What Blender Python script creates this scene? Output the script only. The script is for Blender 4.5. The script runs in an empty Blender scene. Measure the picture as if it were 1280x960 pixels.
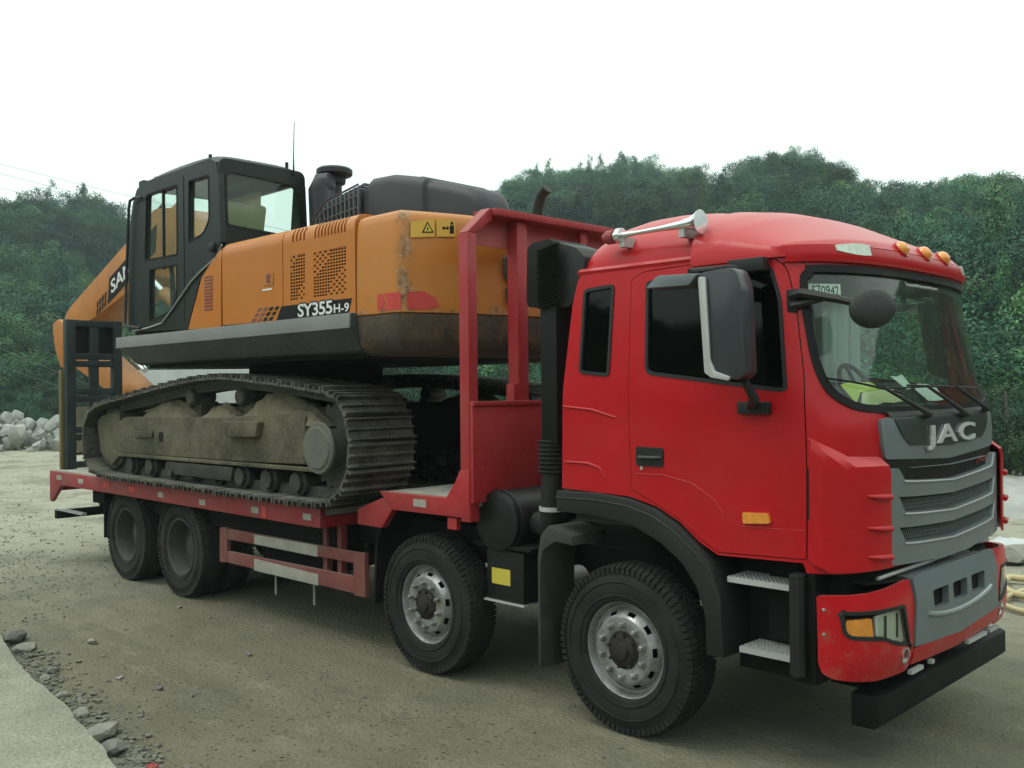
import bpy, bmesh, math, random
import numpy as np
from mathutils import Vector, Matrix, noise
from mathutils.geometry import delaunay_2d_cdt
R = math.radians
random.seed(7)
rng = np.random.default_rng(7)
sc = bpy.context.scene

# ------------------------------------------------------------------ camera
FPX, CAMP = 1197.54, Vector((3.7642, -5.9875, 2.1836))
YAW, PIT, ROL = -0.781063, 0.004813, -0.010719
FW = Vector((math.sin(YAW)*math.cos(PIT), math.cos(YAW)*math.cos(PIT), math.sin(PIT)))
RT = FW.cross(Vector((0, 0, 1))).normalized(); UP = RT.cross(FW)
RT, UP = RT*math.cos(ROL)+UP*math.sin(ROL), UP*math.cos(ROL)-RT*math.sin(ROL)
cd = bpy.data.cameras.new('camera'); cam = bpy.data.objects.new('camera', cd); sc.collection.objects.link(cam)
cam.matrix_world = Matrix(((RT.x, UP.x, -FW.x, CAMP.x), (RT.y, UP.y, -FW.y, CAMP.y), (RT.z, UP.z, -FW.z, CAMP.z), (0, 0, 0, 1)))
cd.sensor_fit = 'HORIZONTAL'; cd.sensor_width = 36; cd.lens = 36*FPX/1280
cd.clip_start = 0.05; cd.clip_end = 2000
sc.camera = cam

# ------------------------------------------------------------------ sky, sun, exposure
SUN_EL, SUN_AZ = R(62), R(215)
w = bpy.data.worlds.new('World'); sc.world = w; w.use_nodes = True
nt = w.node_tree; nt.nodes.clear()
N = nt.nodes.new; LK = nt.links.new
o_ = N('ShaderNodeOutputWorld'); bg = N('ShaderNodeBackground'); sky = N('ShaderNodeTexSky')
sky.sky_type = 'NISHITA'; sky.sun_disc = False; sky.sun_elevation = SUN_EL; sky.sun_rotation = SUN_AZ
sky.air_density = 1.5; sky.dust_density = 4; sky.ozone_density = 1
tc = N('ShaderNodeTexCoord'); mp = N('ShaderNodeMapping'); mp.inputs['Scale'].default_value = (1, 1, 2.2)
nz = N('ShaderNodeTexNoise'); nz.inputs['Scale'].default_value = 1.6; nz.inputs['Detail'].default_value = 6; nz.inputs['Roughness'].default_value = .55
cr = N('ShaderNodeValToRGB')
cr.color_ramp.elements[0].position = .32; cr.color_ramp.elements[0].color = (7.5, 8.7, 8.2, 1)
cr.color_ramp.elements[1].position = .56; cr.color_ramp.elements[1].color = (9.1, 10.3, 9.7, 1)
mx = N('ShaderNodeMix'); mx.data_type = 'RGBA'; mx.inputs[0].default_value = .93
LK(tc.outputs['Generated'], mp.inputs[0]); LK(mp.outputs[0], nz.inputs['Vector']); LK(nz.outputs['Fac'], cr.inputs[0])
LK(sky.outputs[0], mx.inputs[6]); LK(cr.outputs[0], mx.inputs[7]); LK(mx.outputs[2], bg.inputs[0])
# an overcast sky is brighter overhead than at the horizon, all the way round
sz = N('ShaderNodeSeparateXYZ'); LK(tc.outputs['Generated'], sz.inputs[0])
oc = N('ShaderNodeMapRange'); oc.inputs['From Min'].default_value = 0; oc.inputs['From Max'].default_value = 1; oc.inputs['To Min'].default_value = .104; oc.inputs['To Max'].default_value = .165
LK(sz.outputs['Z'], oc.inputs['Value']); LK(oc.outputs[0], bg.inputs[1])
LK(bg.outputs[0], o_.inputs[0])
sd = bpy.data.lights.new('sun', 'SUN'); sun = bpy.data.objects.new('sun', sd); sc.collection.objects.link(sun)
sd.energy = .8; sd.angle = R(25); sd.color = (1, .97, .92)
# light comes from the azimuth the sky's sun stands at
sdir = Vector((math.sin(SUN_AZ)*math.cos(SUN_EL), math.cos(SUN_AZ)*math.cos(SUN_EL), math.sin(SUN_EL)))
sun.rotation_euler = sdir.to_track_quat('Z', 'Y').to_euler(); sun.location = sdir*60
vs = sc.view_settings
vs.view_transform = 'Standard'; vs.look = 'None'; vs.exposure = 0.3; vs.gamma = 1; vs.use_curve_mapping = False

# ------------------------------------------------------------------ pixel -> world (distance from the plane the thing lies on)
def ray(u, v): return (FW + RT*((u-640)/FPX) + UP*((480-v)/FPX))
def YP(u, v, y):
    d = ray(u, v); return CAMP + d*((y-CAMP.y)/d.y)
def XP(u, v, x):
    d = ray(u, v); return CAMP + d*((x-CAMP.x)/d.x)
def ZP(u, v, z=0):
    d = ray(u, v); return CAMP + d*((z-CAMP.z)/d.z)
def xz(u, v, y):
    p = YP(u, v, y); return (p.x, p.z)
def proj(P):
    d = Vector(P)-CAMP; z = d.dot(FW); return (640+FPX*d.dot(RT)/z, 480-FPX*d.dot(UP)/z)

# ------------------------------------------------------------------ materials
MATS = {}
def pmat(name, col, rough=.5, metal=0., var=.12, dust=0., dustcol=(.30, .28, .22), top=0., scale=2.5, bump=0., bscale=60., coat=0., spec=.5, dscale=1.7, rustcol=None, rust=0., fine=0., splash=0.):
    m = bpy.data.materials.new(name); m.use_nodes = True; MATS[name] = m
    t = m.node_tree; b = t.nodes['Principled BSDF']; n = t.nodes.new; l = t.links.new
    g = n('ShaderNodeNewGeometry')
    n1 = n('ShaderNodeTexNoise'); n1.inputs['Scale'].default_value = scale; n1.inputs['Detail'].default_value = 5; l(g.outputs['Position'], n1.inputs['Vector'])
    mr = n('ShaderNodeMapRange'); mr.inputs['From Min'].default_value = .25; mr.inputs['From Max'].default_value = .75
    mr.inputs['To Min'].default_value = 1-var; mr.inputs['To Max'].default_value = 1+var; l(n1.outputs['Fac'], mr.inputs['Value'])
    mul = n('ShaderNodeMix'); mul.data_type = 'RGBA'; mul.blend_type = 'MULTIPLY'; mul.inputs[0].default_value = 1
    mul.inputs[6].default_value = (*col, 1); l(mr.outputs[0], mul.inputs[7])
    out = mul.outputs[2]; facs = None
    def layer(out, amount, colr, sc_, lo, hi, det=8):
        n2 = n('ShaderNodeTexNoise'); n2.inputs['Scale'].default_value = sc_; n2.inputs['Detail'].default_value = det; n2.inputs['Roughness'].default_value = .68
        l(g.outputs['Position'], n2.inputs['Vector'])
        r2 = n('ShaderNodeMapRange'); r2.inputs['From Min'].default_value = lo; r2.inputs['From Max'].default_value = hi
        r2.inputs['To Min'].default_value = 0; r2.inputs['To Max'].default_value = amount; l(n2.outputs['Fac'], r2.inputs['Value'])
        return r2.outputs[0]
    def mixin(out, fac, colr):
        mm = n('ShaderNodeMix'); mm.data_type = 'RGBA'; l(fac, mm.inputs[0]); l(out, mm.inputs[6]); mm.inputs[7].default_value = (*colr, 1); return mm.outputs[2]
    if rust and rustcol:
        out = mixin(out, layer(out, rust, rustcol, 5.5, .52, .64), rustcol)
    if dust or top:
        f = layer(out, dust, dustcol, dscale, .36, .72) if dust else None
        if top:
            sx = n('ShaderNodeSeparateXYZ'); l(g.outputs['Normal'], sx.inputs[0])
            r3 = n('ShaderNodeMapRange'); r3.inputs['From Min'].default_value = .35; r3.inputs['From Max'].default_value = 1; r3.inputs['To Max'].default_value = top; l(sx.outputs['Z'], r3.inputs['Value'])
            if f:
                ad = n('ShaderNodeMath'); ad.operation = 'ADD'; ad.use_clamp = True; l(f, ad.inputs[0]); l(r3.outputs[0], ad.inputs[1]); f = ad.outputs[0]
            else: f = r3.outputs[0]
        out = mixin(out, f, dustcol)
        rm = n('ShaderNodeMapRange'); rm.inputs['To Min'].default_value = rough; rm.inputs['To Max'].default_value = .92; l(f, rm.inputs['Value']); l(rm.outputs[0], b.inputs['Roughness'])
    else:
        rm = n('ShaderNodeMapRange'); rm.inputs['From Min'].default_value = .3; rm.inputs['From Max'].default_value = .7
        rm.inputs['To Min'].default_value = max(.03, rough-.06); rm.inputs['To Max'].default_value = min(1, rough+.08); l(n1.outputs['Fac'], rm.inputs['Value']); l(rm.outputs[0], b.inputs['Roughness'])
    if splash:      # dried mud thrown up along the sills
        sz = n('ShaderNodeSeparateXYZ'); l(g.outputs['Position'], sz.inputs[0])
        ns_ = n('ShaderNodeTexNoise'); ns_.inputs['Scale'].default_value = 9; ns_.inputs['Detail'].default_value = 9; ns_.inputs['Roughness'].default_value = .75; l(g.outputs['Position'], ns_.inputs['Vector'])
        hz_ = n('ShaderNodeMapRange'); hz_.inputs['From Min'].default_value = .6; hz_.inputs['From Max'].default_value = 1.75; hz_.inputs['To Min'].default_value = .46; hz_.inputs['To Max'].default_value = .70; l(sz.outputs['Z'], hz_.inputs['Value'])
        sb_ = n('ShaderNodeMath'); sb_.operation = 'SUBTRACT'; l(ns_.outputs['Fac'], sb_.inputs[0]); l(hz_.outputs[0], sb_.inputs[1])
        sm_ = n('ShaderNodeMapRange'); sm_.inputs['From Max'].default_value = .16; sm_.inputs['To Max'].default_value = splash; l(sb_.outputs[0], sm_.inputs['Value'])
        out = mixin(out, sm_.outputs[0], (.22, .15, .11))
    if fine:
        out = mixin(out, layer(out, fine, dustcol, 38, .45, .75, 4), dustcol)
    l(out, b.inputs['Base Color'])
    b.inputs['Metallic'].default_value = metal; b.inputs['Coat Weight'].default_value = coat; b.inputs['Coat Roughness'].default_value = .12
    b.inputs['Specular IOR Level'].default_value = spec
    if bump:
        n3 = n('ShaderNodeTexNoise'); n3.inputs['Scale'].default_value = bscale; n3.inputs['Detail'].default_value = 6; l(g.outputs['Position'], n3.inputs['Vector'])
        bp = n('ShaderNodeBump'); bp.inputs['Strength'].default_value = min(1, bump); bp.inputs['Distance'].default_value = .02; l(n3.outputs['Fac'], bp.inputs['Height']); l(bp.outputs[0], b.inputs['Normal'])
    return m
DUST = (.27, .25, .195)
pmat('cab_red', (.43, .0016, .0065), .34, var=.06, dust=.035, top=.2, dustcol=(.45, .27, .25), coat=.2, fine=.02, spec=.22, splash=.35)
pmat('deck_red', (.33, .003, .010), .5, var=.12, dust=.13, top=.35, dustcol=DUST, fine=.1)
pmat('rail_red', (.27, .010, .018), .55, var=.2, dust=.32, top=.4, dustcol=(.22, .17, .14), fine=.12, dscale=3)
pmat('guard_red', (.17, .015, .018), .6, var=.2, dust=.35, top=.4, dustcol=DUST, fine=.2)
pmat('orange', (.47, .14, .004), .42, var=.06, dust=.10, top=.25, dustcol=(.42, .28, .15), coat=.1, fine=.05)
pmat('orange_old', (.42, .14, .013), .5, var=.2, dust=.22, top=.3, dustcol=(.26, .2, .12), fine=.12, rust=.25, rustcol=(.16, .07, .02))
pmat('weight_dirty', (.035, .025, .017), .8, var=.3, dust=.5, dustcol=(.12, .085, .05), scale=6, dscale=4, rust=.22, rustcol=(.35, .15, .04), bump=.3, bscale=30, fine=.3)
pmat('black_paint', (.006, .008, .008), .4, var=.2, dust=.05, top=.08, dustcol=(.08, .08, .07), spec=.35)
pmat('cab_black', (.007, .010, .010), .4, var=.2, dust=.06, top=.30, dustcol=(.09, .10, .09), fine=.04, spec=.4)
pmat('hood_black', (.013, .013, .017), .5, var=.2, dust=.08, top=.2, dustcol=(.09, .085, .085), bump=.1, bscale=50)
pmat('skirt_rail', (.20, .205, .20), .7, var=.2, dust=.35, dustcol=(.11, .115, .11), dscale=5, fine=.2)
pmat('skirt_grey', (.012, .017, .017), .6, var=.25, dust=.12, top=.9, dustcol=(.22, .22, .21), dscale=3, bump=.15, fine=.15)
pmat('black_plastic', (.009, .010, .010), .55, var=.2, dust=.10, top=.2, dustcol=(.085, .08, .07), bump=.08, spec=.4)
pmat('chassis', (.006, .006, .006), .8, var=.3, dust=.2, dustcol=(.035, .032, .026), top=.15, spec=.2)
pmat('rubber', (.009, .0105, .0095), .8, var=.2, dust=.4, dustcol=(.05, .05, .04), dscale=5, bump=.15, bscale=90, spec=.3)
pmat('rubber_dusty', (.016, .016, .015), .85, var=.2, dust=.5, dustcol=(.08, .078, .064), dscale=3, bump=.1, bscale=90, spec=.2)
pmat('rim_silver', (.36, .365, .36), .4, .65, var=.25, dust=.7, dustcol=(.15, .145, .13), dscale=7, scale=9, rust=.4, rustcol=(.07, .058, .045), bump=.2, bscale=40, fine=.35)
pmat('rim_grey', (.045, .047, .042), .8, .1, var=.2, dust=.6, dustcol=(.09, .088, .07), dscale=5)
pmat('hub_dark', (.014, .011, .010), .65, .2, var=.3, dust=.3, dustcol=(.07, .055, .042), dscale=14)
pmat('grille_grey', (.13, .155, .165), .45, .2, var=.08, dust=.18, top=.15, dustcol=(.24, .24, .22), coat=.15)
pmat('grille_trim', (.36, .38, .38), .35, .5, var=.08, dust=.2, dustcol=(.24, .24, .22))
pmat('panel_dark', (.022, .029, .033), .3, .1, var=.12, dust=.1, top=.12, dustcol=(.2, .2, .19), coat=.3)
pmat('chrome', (.72, .73, .73), .16, 1., var=.04, dust=.12, dustcol=(.3, .3, .28))
pmat('step_metal', (.48, .49, .48), .5, .4, var=.2, dust=.3, dustcol=DUST, dscale=8)
pmat('headlight_back', (.55, .58, .53), .3, .15, var=.05)
pmat('amber', (.72, .26, .035), .22, var=.15, scale=30, coat=.6)
pmat('lamp_clear', (.55, .60, .52), .25, var=.1, scale=20, coat=.5)
pmat('white_strip', (.36, .34, .29), .6, var=.12, dust=.5, dustcol=(.2, .18, .145), dscale=6)
pmat('red_strip', (.50, .03, .03), .5, var=.12, dust=.2, dustcol=(.42, .2, .1), dscale=9)
pmat('yellow_label', (.62, .50, .05), .55, var=.1, dust=.2, dustcol=(.35, .3, .12))
pmat('sticker_yellow', (.62, .36, .05), .5, var=.08)
pmat('ink_black', (.004, .004, .004), .6, var=.1, spec=.25)
pmat('grille_mesh', (.10, .11, .11), .5, .2, var=.1)
pmat('letter_white', (.66, .67, .66), .45, var=.06, dust=.1, dustcol=(.4, .38, .33))
pmat('letter_outline', (.015, .016, .018), .4, var=.1)
pmat('track_steel', (.03, .029, .026), .55, .35, var=.35, dust=.75, top=.3, dustcol=(.19, .18, .145), dscale=6, bump=.4, bscale=35, fine=.35)
pmat('frame_mud', (.036, .033, .019), .85, var=.4, dust=.85, top=.4, dustcol=(.165, .145, .088), dscale=2.6, bump=.5, bscale=22, fine=.35, rust=.25, rustcol=(.06, .052, .04))
pmat('roller_dark', (.018, .017, .014), .8, var=.3, dust=.6, dustcol=(.085, .08, .058), dscale=7, bump=.3, bscale=30)
pmat('cage_grey', (.05, .052, .06), .55, var=.2)
pmat('final_grey', (.115, .11, .095), .75, .2, var=.2, dust=.6, dustcol=(.17, .16, .125), dscale=6, bump=.3, bscale=30, fine=.3)
pmat('mud', (.15, .13, .082), .95, var=.3, scale=8, bump=.9, bscale=18, fine=.3)
pmat('deck_plank', (.30, .29, .25), .9, var=.3, scale=5, dust=.3, dustcol=(.36, .34, .28), bump=.4)
pmat('ramp_green', (.004, .011, .012), .55, var=.2, dust=.2, top=.4, dustcol=(.10, .13, .125), dscale=4)
pmat('ramp_ochre', (.14, .105, .03), .75, var=.3, dust=.5, dustcol=(.1, .09, .05), dscale=4)
pmat('interior_dark', (.035, .037, .038), .8, var=.15)
pmat('interior_pale', (.42, .45, .45), .85, var=.08)
pmat('seat_cloth', (.06, .065, .07), .9, var=.2)
pmat('paper_white', (.75, .76, .72), .7, var=.05)
pmat('paper_yellow', (.55, .58, .10), .7, var=.12, scale=9)
pmat('board_yellow', (.62, .58, .32), .7, var=.1)
pmat('concrete', (.29, .285, .215), .93, var=.3, scale=2.2, dust=.35, dustcol=(.105, .105, .075), dscale=30, bump=.8, bscale=48, fine=.75)
pmat('mirror_grey', (.022, .026, .032), .35, var=.1, dust=.12, dustcol=(.1, .1, .1), coat=.2)
pmat('emblem_silver', (.62, .64, .64), .3, .35, var=.05)
pmat('concrete_wall', (.40, .41, .40), .9, var=.1, bump=.2)
pmat('stone_grey', (.215, .21, .18), .92, var=.25, scale=6, dust=.4, dustcol=(.28, .265, .21), dscale=7, bump=.6, bscale=26)
pmat('flap_dusty', (.022, .021, .018), .85, var=.25, dust=.6, dustcol=(.075, .072, .058), dscale=4)
pmat('gravel_mix', (.12, .115, .09), .93, var=.4, scale=9, dust=.5, dustcol=(.21, .20, .155), dscale=12)
pmat('stone_dark', (.13, .125, .11), .9, var=.25, scale=6, dust=.35, dustcol=(.2, .19, .155), dscale=7, bump=.6, bscale=26)
pmat('stone_pale', (.30, .305, .275), .92, var=.3, scale=1.5, dust=.45, dustcol=(.2, .2, .175), dscale=2, bump=.5, bscale=8)
pmat('hose_tan', (.46, .38, .2), .7, var=.15, dust=.2, dustcol=(.3, .28, .2))
pmat('sheet_white', (.42, .44, .43), .6, var=.08)
pmat('litter_red', (.26, .012, .018), .5, var=.2, dust=.2, dustcol=DUST)
pmat('wire', (.12, .13, .13), .8)
pmat('bark', (.09, .075, .055), .9, var=.2)
pmat('pink_sheet', (.42, .07, .075), .5, var=.08, dust=.25, top=.3, dustcol=(.4, .25, .22), fine=.06)
def glass(name, tint, gl=1., mixf=.0):
    m = bpy.data.materials.new(name); m.use_nodes = True; MATS[name] = m
    t = m.node_tree; t.nodes.clear(); n = t.nodes.new; l = t.links.new
    o = n('ShaderNodeOutputMaterial'); tr = n('ShaderNodeBsdfTransparent'); tr.inputs[0].default_value = (*tint, 1)
    g = n('ShaderNodeBsdfGlossy'); g.inputs['Roughness'].default_value = .03; g.inputs[0].default_value = (gl, gl, gl, 1)
    fr = n('ShaderNodeFresnel'); fr.inputs[0].default_value = 1.5
    df = n('ShaderNodeBsdfDiffuse'); df.inputs[0].default_value = (.3, .33, .31, 1)
    mx0 = n('ShaderNodeMixShader'); mx0.inputs[0].default_value = mixf; l(tr.outputs[0], mx0.inputs[1]); l(df.outputs[0], mx0.inputs[2])
    ge_ = n('ShaderNodeNewGeometry'); iv = n('ShaderNodeMath'); iv.operation = 'SUBTRACT'; iv.inputs[0].default_value = 1; l(ge_.outputs['Backfacing'], iv.inputs[1])
    ml = n('ShaderNodeMath'); ml.operation = 'MULTIPLY'; l(fr.outputs[0], ml.inputs[0]); l(iv.outputs[0], ml.inputs[1])      # the pane reflects once, at its outer face
    mx = n('ShaderNodeMixShader'); l(ml.outputs[0], mx.inputs[0]); l(mx0.outputs[0], mx.inputs[1]); l(g.outputs[0], mx.inputs[2]); l(mx.outputs[0], o.inputs[0])
    return m
glass('glass_clear', (.88, .95, .91), mixf=.04)
glass('glass_tint', (.10, .16, .14), .45)
glass('glass_exc', (.86, .93, .90), mixf=.05)
glass('lens_clear', (.9, .92, .88))
def cloth(name, col):
    m = bpy.data.materials.new(name); m.use_nodes = True; MATS[name] = m
    t = m.node_tree; t.nodes.clear(); n = t.nodes.new; l = t.links.new
    o = n('ShaderNodeOutputMaterial'); d = n('ShaderNodeBsdfDiffuse'); d.inputs[0].default_value = (*col, 1); tr = n('ShaderNodeBsdfTranslucent'); tr.inputs[0].default_value = (*col, 1)
    mx = n('ShaderNodeMixShader'); mx.inputs[0].default_value = .55; l(d.outputs[0], mx.inputs[1]); l(tr.outputs[0], mx.inputs[2]); l(mx.outputs[0], o.inputs[0])
cloth('blind_cloth', (.62, .55, .33)); cloth('sky_reflection_cloth', (.60, .66, .66))

# ------------------------------------------------------------------ mesh building
OFF = {}
class MB:
    def __init__(s): s.v = []; s.f = []
    def add(s, vs, fs):
        o = len(s.v); s.v += [tuple(v) for v in vs]; s.f += [tuple(i+o for i in f) for f in fs]; return s
    def box(s, a, b):
        x0, y0, z0 = a; x1, y1, z1 = b
        return s.add([(x0, y0, z0), (x1, y0, z0), (x1, y1, z0), (x0, y1, z0), (x0, y0, z1), (x1, y0, z1), (x1, y1, z1), (x0, y1, z1)],
                     [(0, 3, 2, 1), (4, 5, 6, 7), (0, 1, 5, 4), (1, 2, 6, 5), (2, 3, 7, 6), (3, 0, 4, 7)])
    def prism_y(s, poly, y0, y1):          # poly of (x, z)
        n = len(poly)
        return s.add([(x, y0, z) for x, z in poly]+[(x, y1, z) for x, z in poly],
                     [tuple(range(n)), tuple(range(2*n-1, n-1, -1))]+[(i, n+i, n+(i+1) % n, (i+1) % n) for i in range(n)])
    def prism_x(s, poly, x0, x1):          # poly of (y, z)
        n = len(poly)
        return s.add([(x0, y, z) for y, z in poly]+[(x1, y, z) for y, z in poly],
                     [tuple(range(n-1, -1, -1)), tuple(range(n, 2*n))]+[((i+1) % n, n+(i+1) % n, n+i, i) for i in range(n)])
    def prism_z(s, poly, z0, z1):          # poly of (x, y)
        n = len(poly)
        return s.add([(x, y, z0) for x, y in poly]+[(x, y, z1) for x, y in poly],
                     [tuple(range(n-1, -1, -1)), tuple(range(n, 2*n))]+[(i, (i+1) % n, n+(i+1) % n, n+i) for i in range(n)])
    def tube(s, path, r, n=8, caps=True, squash=1.):
        P = [Vector(p) for p in path]; k = len(P); rs = r if isinstance(r, (list, tuple)) else [r]*k
        vs = []; fs = []; prev = None
        for i, p in enumerate(P):
            t = (P[min(i+1, k-1)]-P[max(i-1, 0)]).normalized()
            if prev is None:
                a = Vector((0, 0, 1)) if abs(t.z) < .9 else Vector((1, 0, 0)); e1 = t.cross(a).normalized()
            else: e1 = (prev - t*prev.dot(t)).normalized()
            prev = e1; e2 = t.cross(e1)
            for j in range(n):
                an = 2*math.pi*j/n; vs.append(p+(e1*math.cos(an)+e2*math.sin(an)*squash)*rs[i])
        for i in range(k-1):
            for j in range(n): fs.append((i*n+j, i*n+(j+1) % n, (i+1)*n+(j+1) % n, (i+1)*n+j))
        if caps: fs.append(tuple(range(n-1, -1, -1))); fs.append(tuple(range((k-1)*n, k*n)))
        return s.add(vs, fs)
    def lathe(s, prof, c, axis='y', n=32, skip=None):     # prof of (offset along axis, radius)
        vs = []; fs = []; c = Vector(c)
        for o, r in prof:
            for j in range(n):
                a = 2*math.pi*j/n; p, q = math.cos(a)*r, math.sin(a)*r
                vs.append(c+{'y': Vector((p, o, q)), 'x': Vector((o, p, q)), 'z': Vector((p, q, o))}[axis])
        for i in range(len(prof)-1):
            for j in range(n):
                if skip and skip(i, j): continue
                fs.append((i*n+j, i*n+(j+1) % n, (i+1)*n+(j+1) % n, (i+1)*n+j))
        return s.add(vs, fs)
    def grid(s, fn, nu, nv):
        vs = [fn(i/nu, j/nv) for j in range(nv+1) for i in range(nu+1)]
        return s.add(vs, [(j*(nu+1)+i, j*(nu+1)+i+1, (j+1)*(nu+1)+i+1, (j+1)*(nu+1)+i) for j in range(nv) for i in range(nu)])
    def mesh(s, name, bevel=0, smooth=32, seg=2, origin=Vector((0, 0, 0)), merge=False):
        me = bpy.data.meshes.new(name)
        me.from_pydata([tuple(Vector(v)-origin) for v in s.v], [], s.f)
        bm = bmesh.new(); bm.from_mesh(me)
        if merge: bmesh.ops.remove_doubles(bm, verts=bm.verts, dist=1e-4)
        bmesh.ops.recalc_face_normals(bm, faces=bm.faces)
        if bevel:
            ed = [e for e in bm.edges if len(e.link_faces) == 2 and e.calc_face_angle(0) > R(28)]
            bmesh.ops.bevel(bm, geom=ed, offset=bevel, segments=seg, affect='EDGES', profile=.6, clamp_overlap=True)
        bm.to_mesh(me); bm.free()
        me.polygons.foreach_set('use_smooth', [True]*len(me.polygons)); me.set_sharp_from_angle(angle=R(smooth)); me.update()
        return me
    def build(s, name, mat, parent=None, **kw):
        org = OFF.get(parent.name, Vector((0, 0, 0))) if parent else Vector((0, 0, 0))
        me = s.mesh(name, origin=org, **kw)
        return link(name, me, mat, parent)
def link(name, me, mat, parent=None, loc=None, rot=None):
    if mat is not None and not me.materials: me.materials.append(MATS[mat] if isinstance(mat, str) else mat)
    o = bpy.data.objects.new(name, me); sc.collection.objects.link(o)
    org = OFF.get(parent.name, Vector((0, 0, 0))) if parent else Vector((0, 0, 0))
    if parent: o.parent = parent
    if loc is not None: o.location = Vector(loc)-org
    if rot is not None: o.rotation_euler = rot
    OFF[o.name] = Vector(loc) if loc is not None else Vector(org)
    return o
def thing(name, label, cat, loc=(0, 0, 0), group=None):
    o = bpy.data.objects.new(name, None); sc.collection.objects.link(o); o.location = loc; o.empty_display_size = .3
    OFF[o.name] = Vector(loc); tag(o, label, cat, group); return o
def tag(o, label, cat, group=None):
    o['label'] = label; o['category'] = cat
    if group: o['group'] = group
    return o
def kind(o, k): o['kind'] = k; return o
def lerp(a, b, t): return a+(b-a)*t
def interp(x, xs, ys): return float(np.interp(x, xs, ys))
def inpoly(p, poly):
    x, y = p; c = False; j = len(poly)-1
    for i in range(len(poly)):
        xi, yi = poly[i]; xj, yj = poly[j]
        if (yi > y) != (yj > y) and x < (xj-xi)*(y-yi)/(yj-yi)+xi: c = not c
        j = i
    return c
def resample(loop, step):
    out = []
    for i, a in enumerate(loop):
        b = loop[(i+1) % len(loop)]; d = math.dist(a, b); k = max(1, int(round(d/step)))
        out += [(lerp(a[0], b[0], t/k), lerp(a[1], b[1], t/k)) for t in range(k)]
    return out
def roundpoly(poly, r, seg=4):
    out = []; n = len(poly)
    for i in range(n):
        rr = r[i] if isinstance(r, (list, tuple)) else r
        p = Vector(poly[i]); a = Vector(poly[i-1]); b = Vector(poly[(i+1) % n])
        da = a-p; db = b-p; rr = min(rr, da.length*.49, db.length*.49)
        if rr < 1e-4: out.append(tuple(p)); continue
        p0 = p+da.normalized()*rr; p1 = p+db.normalized()*rr
        for k in range(seg+1):
            t = k/seg; out.append(tuple(p0*(1-t)**2+p*2*t*(1-t)+p1*t*t))
    return out
def offset_loop(loop, d):
    n = len(loop); ar = sum(loop[i][0]*loop[(i+1) % n][1]-loop[(i+1) % n][0]*loop[i][1] for i in range(n)); sg = 1 if ar > 0 else -1
    out = []
    for i in range(n):
        a = Vector(loop[i-1]); p = Vector(loop[i]); b = Vector(loop[(i+1) % n])
        e1 = (p-a); e2 = (b-p)
        if e1.length < 1e-7 or e2.length < 1e-7: out.append(tuple(p)); continue
        e1.normalize(); e2.normalize(); n1 = Vector((e1.y, -e1.x)); n2 = Vector((e2.y, -e2.x)); m = (n1+n2)
        m = m.normalized() if m.length > 1e-5 else n1
        out.append(tuple(p+m*sg*d/max(.4, m.dot(n1))))
    return out
def panel(mb, outer, holes, fn, th=.02, step=.08):
    """a sheet cut to an outline with holes, laid on the surface fn(u, v, offset) and given thickness"""
    loops = [resample(l, step) for l in [outer]+list(holes)]
    pts = []; ed = []
    for l in loops:
        o = len(pts); pts += l; ed += [(o+i, o+(i+1) % len(l)) for i in range(len(l))]
    xs = [p[0] for p in loops[0]]; ys = [p[1] for p in loops[0]]
    nb = len(pts)
    bx = np.array(pts)
    gx = np.arange(min(xs)+step*.5, max(xs), step); gy = np.arange(min(ys)+step*.5, max(ys), step)
    for x in gx:
        for y in gy:
            if np.min((bx[:, 0]-x)**2+(bx[:, 1]-y)**2) > (step*.45)**2 and inpoly((x, y), loops[0]) and not any(inpoly((x, y), h) for h in loops[1:]): pts.append((x, y))
    V, Ed, F, *_ = delaunay_2d_cdt([Vector(p) for p in pts], ed, [], 0, 1e-6)
    keep = []
    for f in F:
        c = (sum(V[i].x for i in f)/len(f), sum(V[i].y for i in f)/len(f))
        if inpoly(c, loops[0]) and not any(inpoly(c, h) for h in loops[1:]): keep.append(tuple(f))
    n = len(V); cnt = {}
    for f in keep:
        for i in range(len(f)):
            a, b = f[i], f[(i+1) % len(f)]; cnt[(a, b)] = 1
    rim = [(a, b) for (a, b) in cnt if (b, a) not in cnt]
    vs = [fn(v.x, v.y, 0) for v in V]+[fn(v.x, v.y, -th) for v in V]
    mb.add(vs, keep+[tuple(i+n for i in reversed(f)) for f in keep]+[(b, a, a+n, b+n) for a, b in rim])
    return mb
def strip(mb, loop, fn, w, off=.006, th=.012, step=.06, closed=True):
    """a raised band (rubber seal, trim, seam) following a loop on a surface"""
    if closed:
        lp = resample(loop, step); a = offset_loop(lp, w/2); b = offset_loop(lp, -w/2)
    n = len(lp); vs = []
    for l, o in ((a, off-th), (a, off), (b, off), (b, off-th)): vs += [fn(p[0], p[1], o) for p in l]
    fs = []
    for i in range(n):
        j = (i+1) % n
        for k in range(4): k2 = (k+1) % 4; fs.append((k*n+i, k*n+j, k2*n+j, k2*n+i))
    mb.add(vs, fs); return mb
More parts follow.
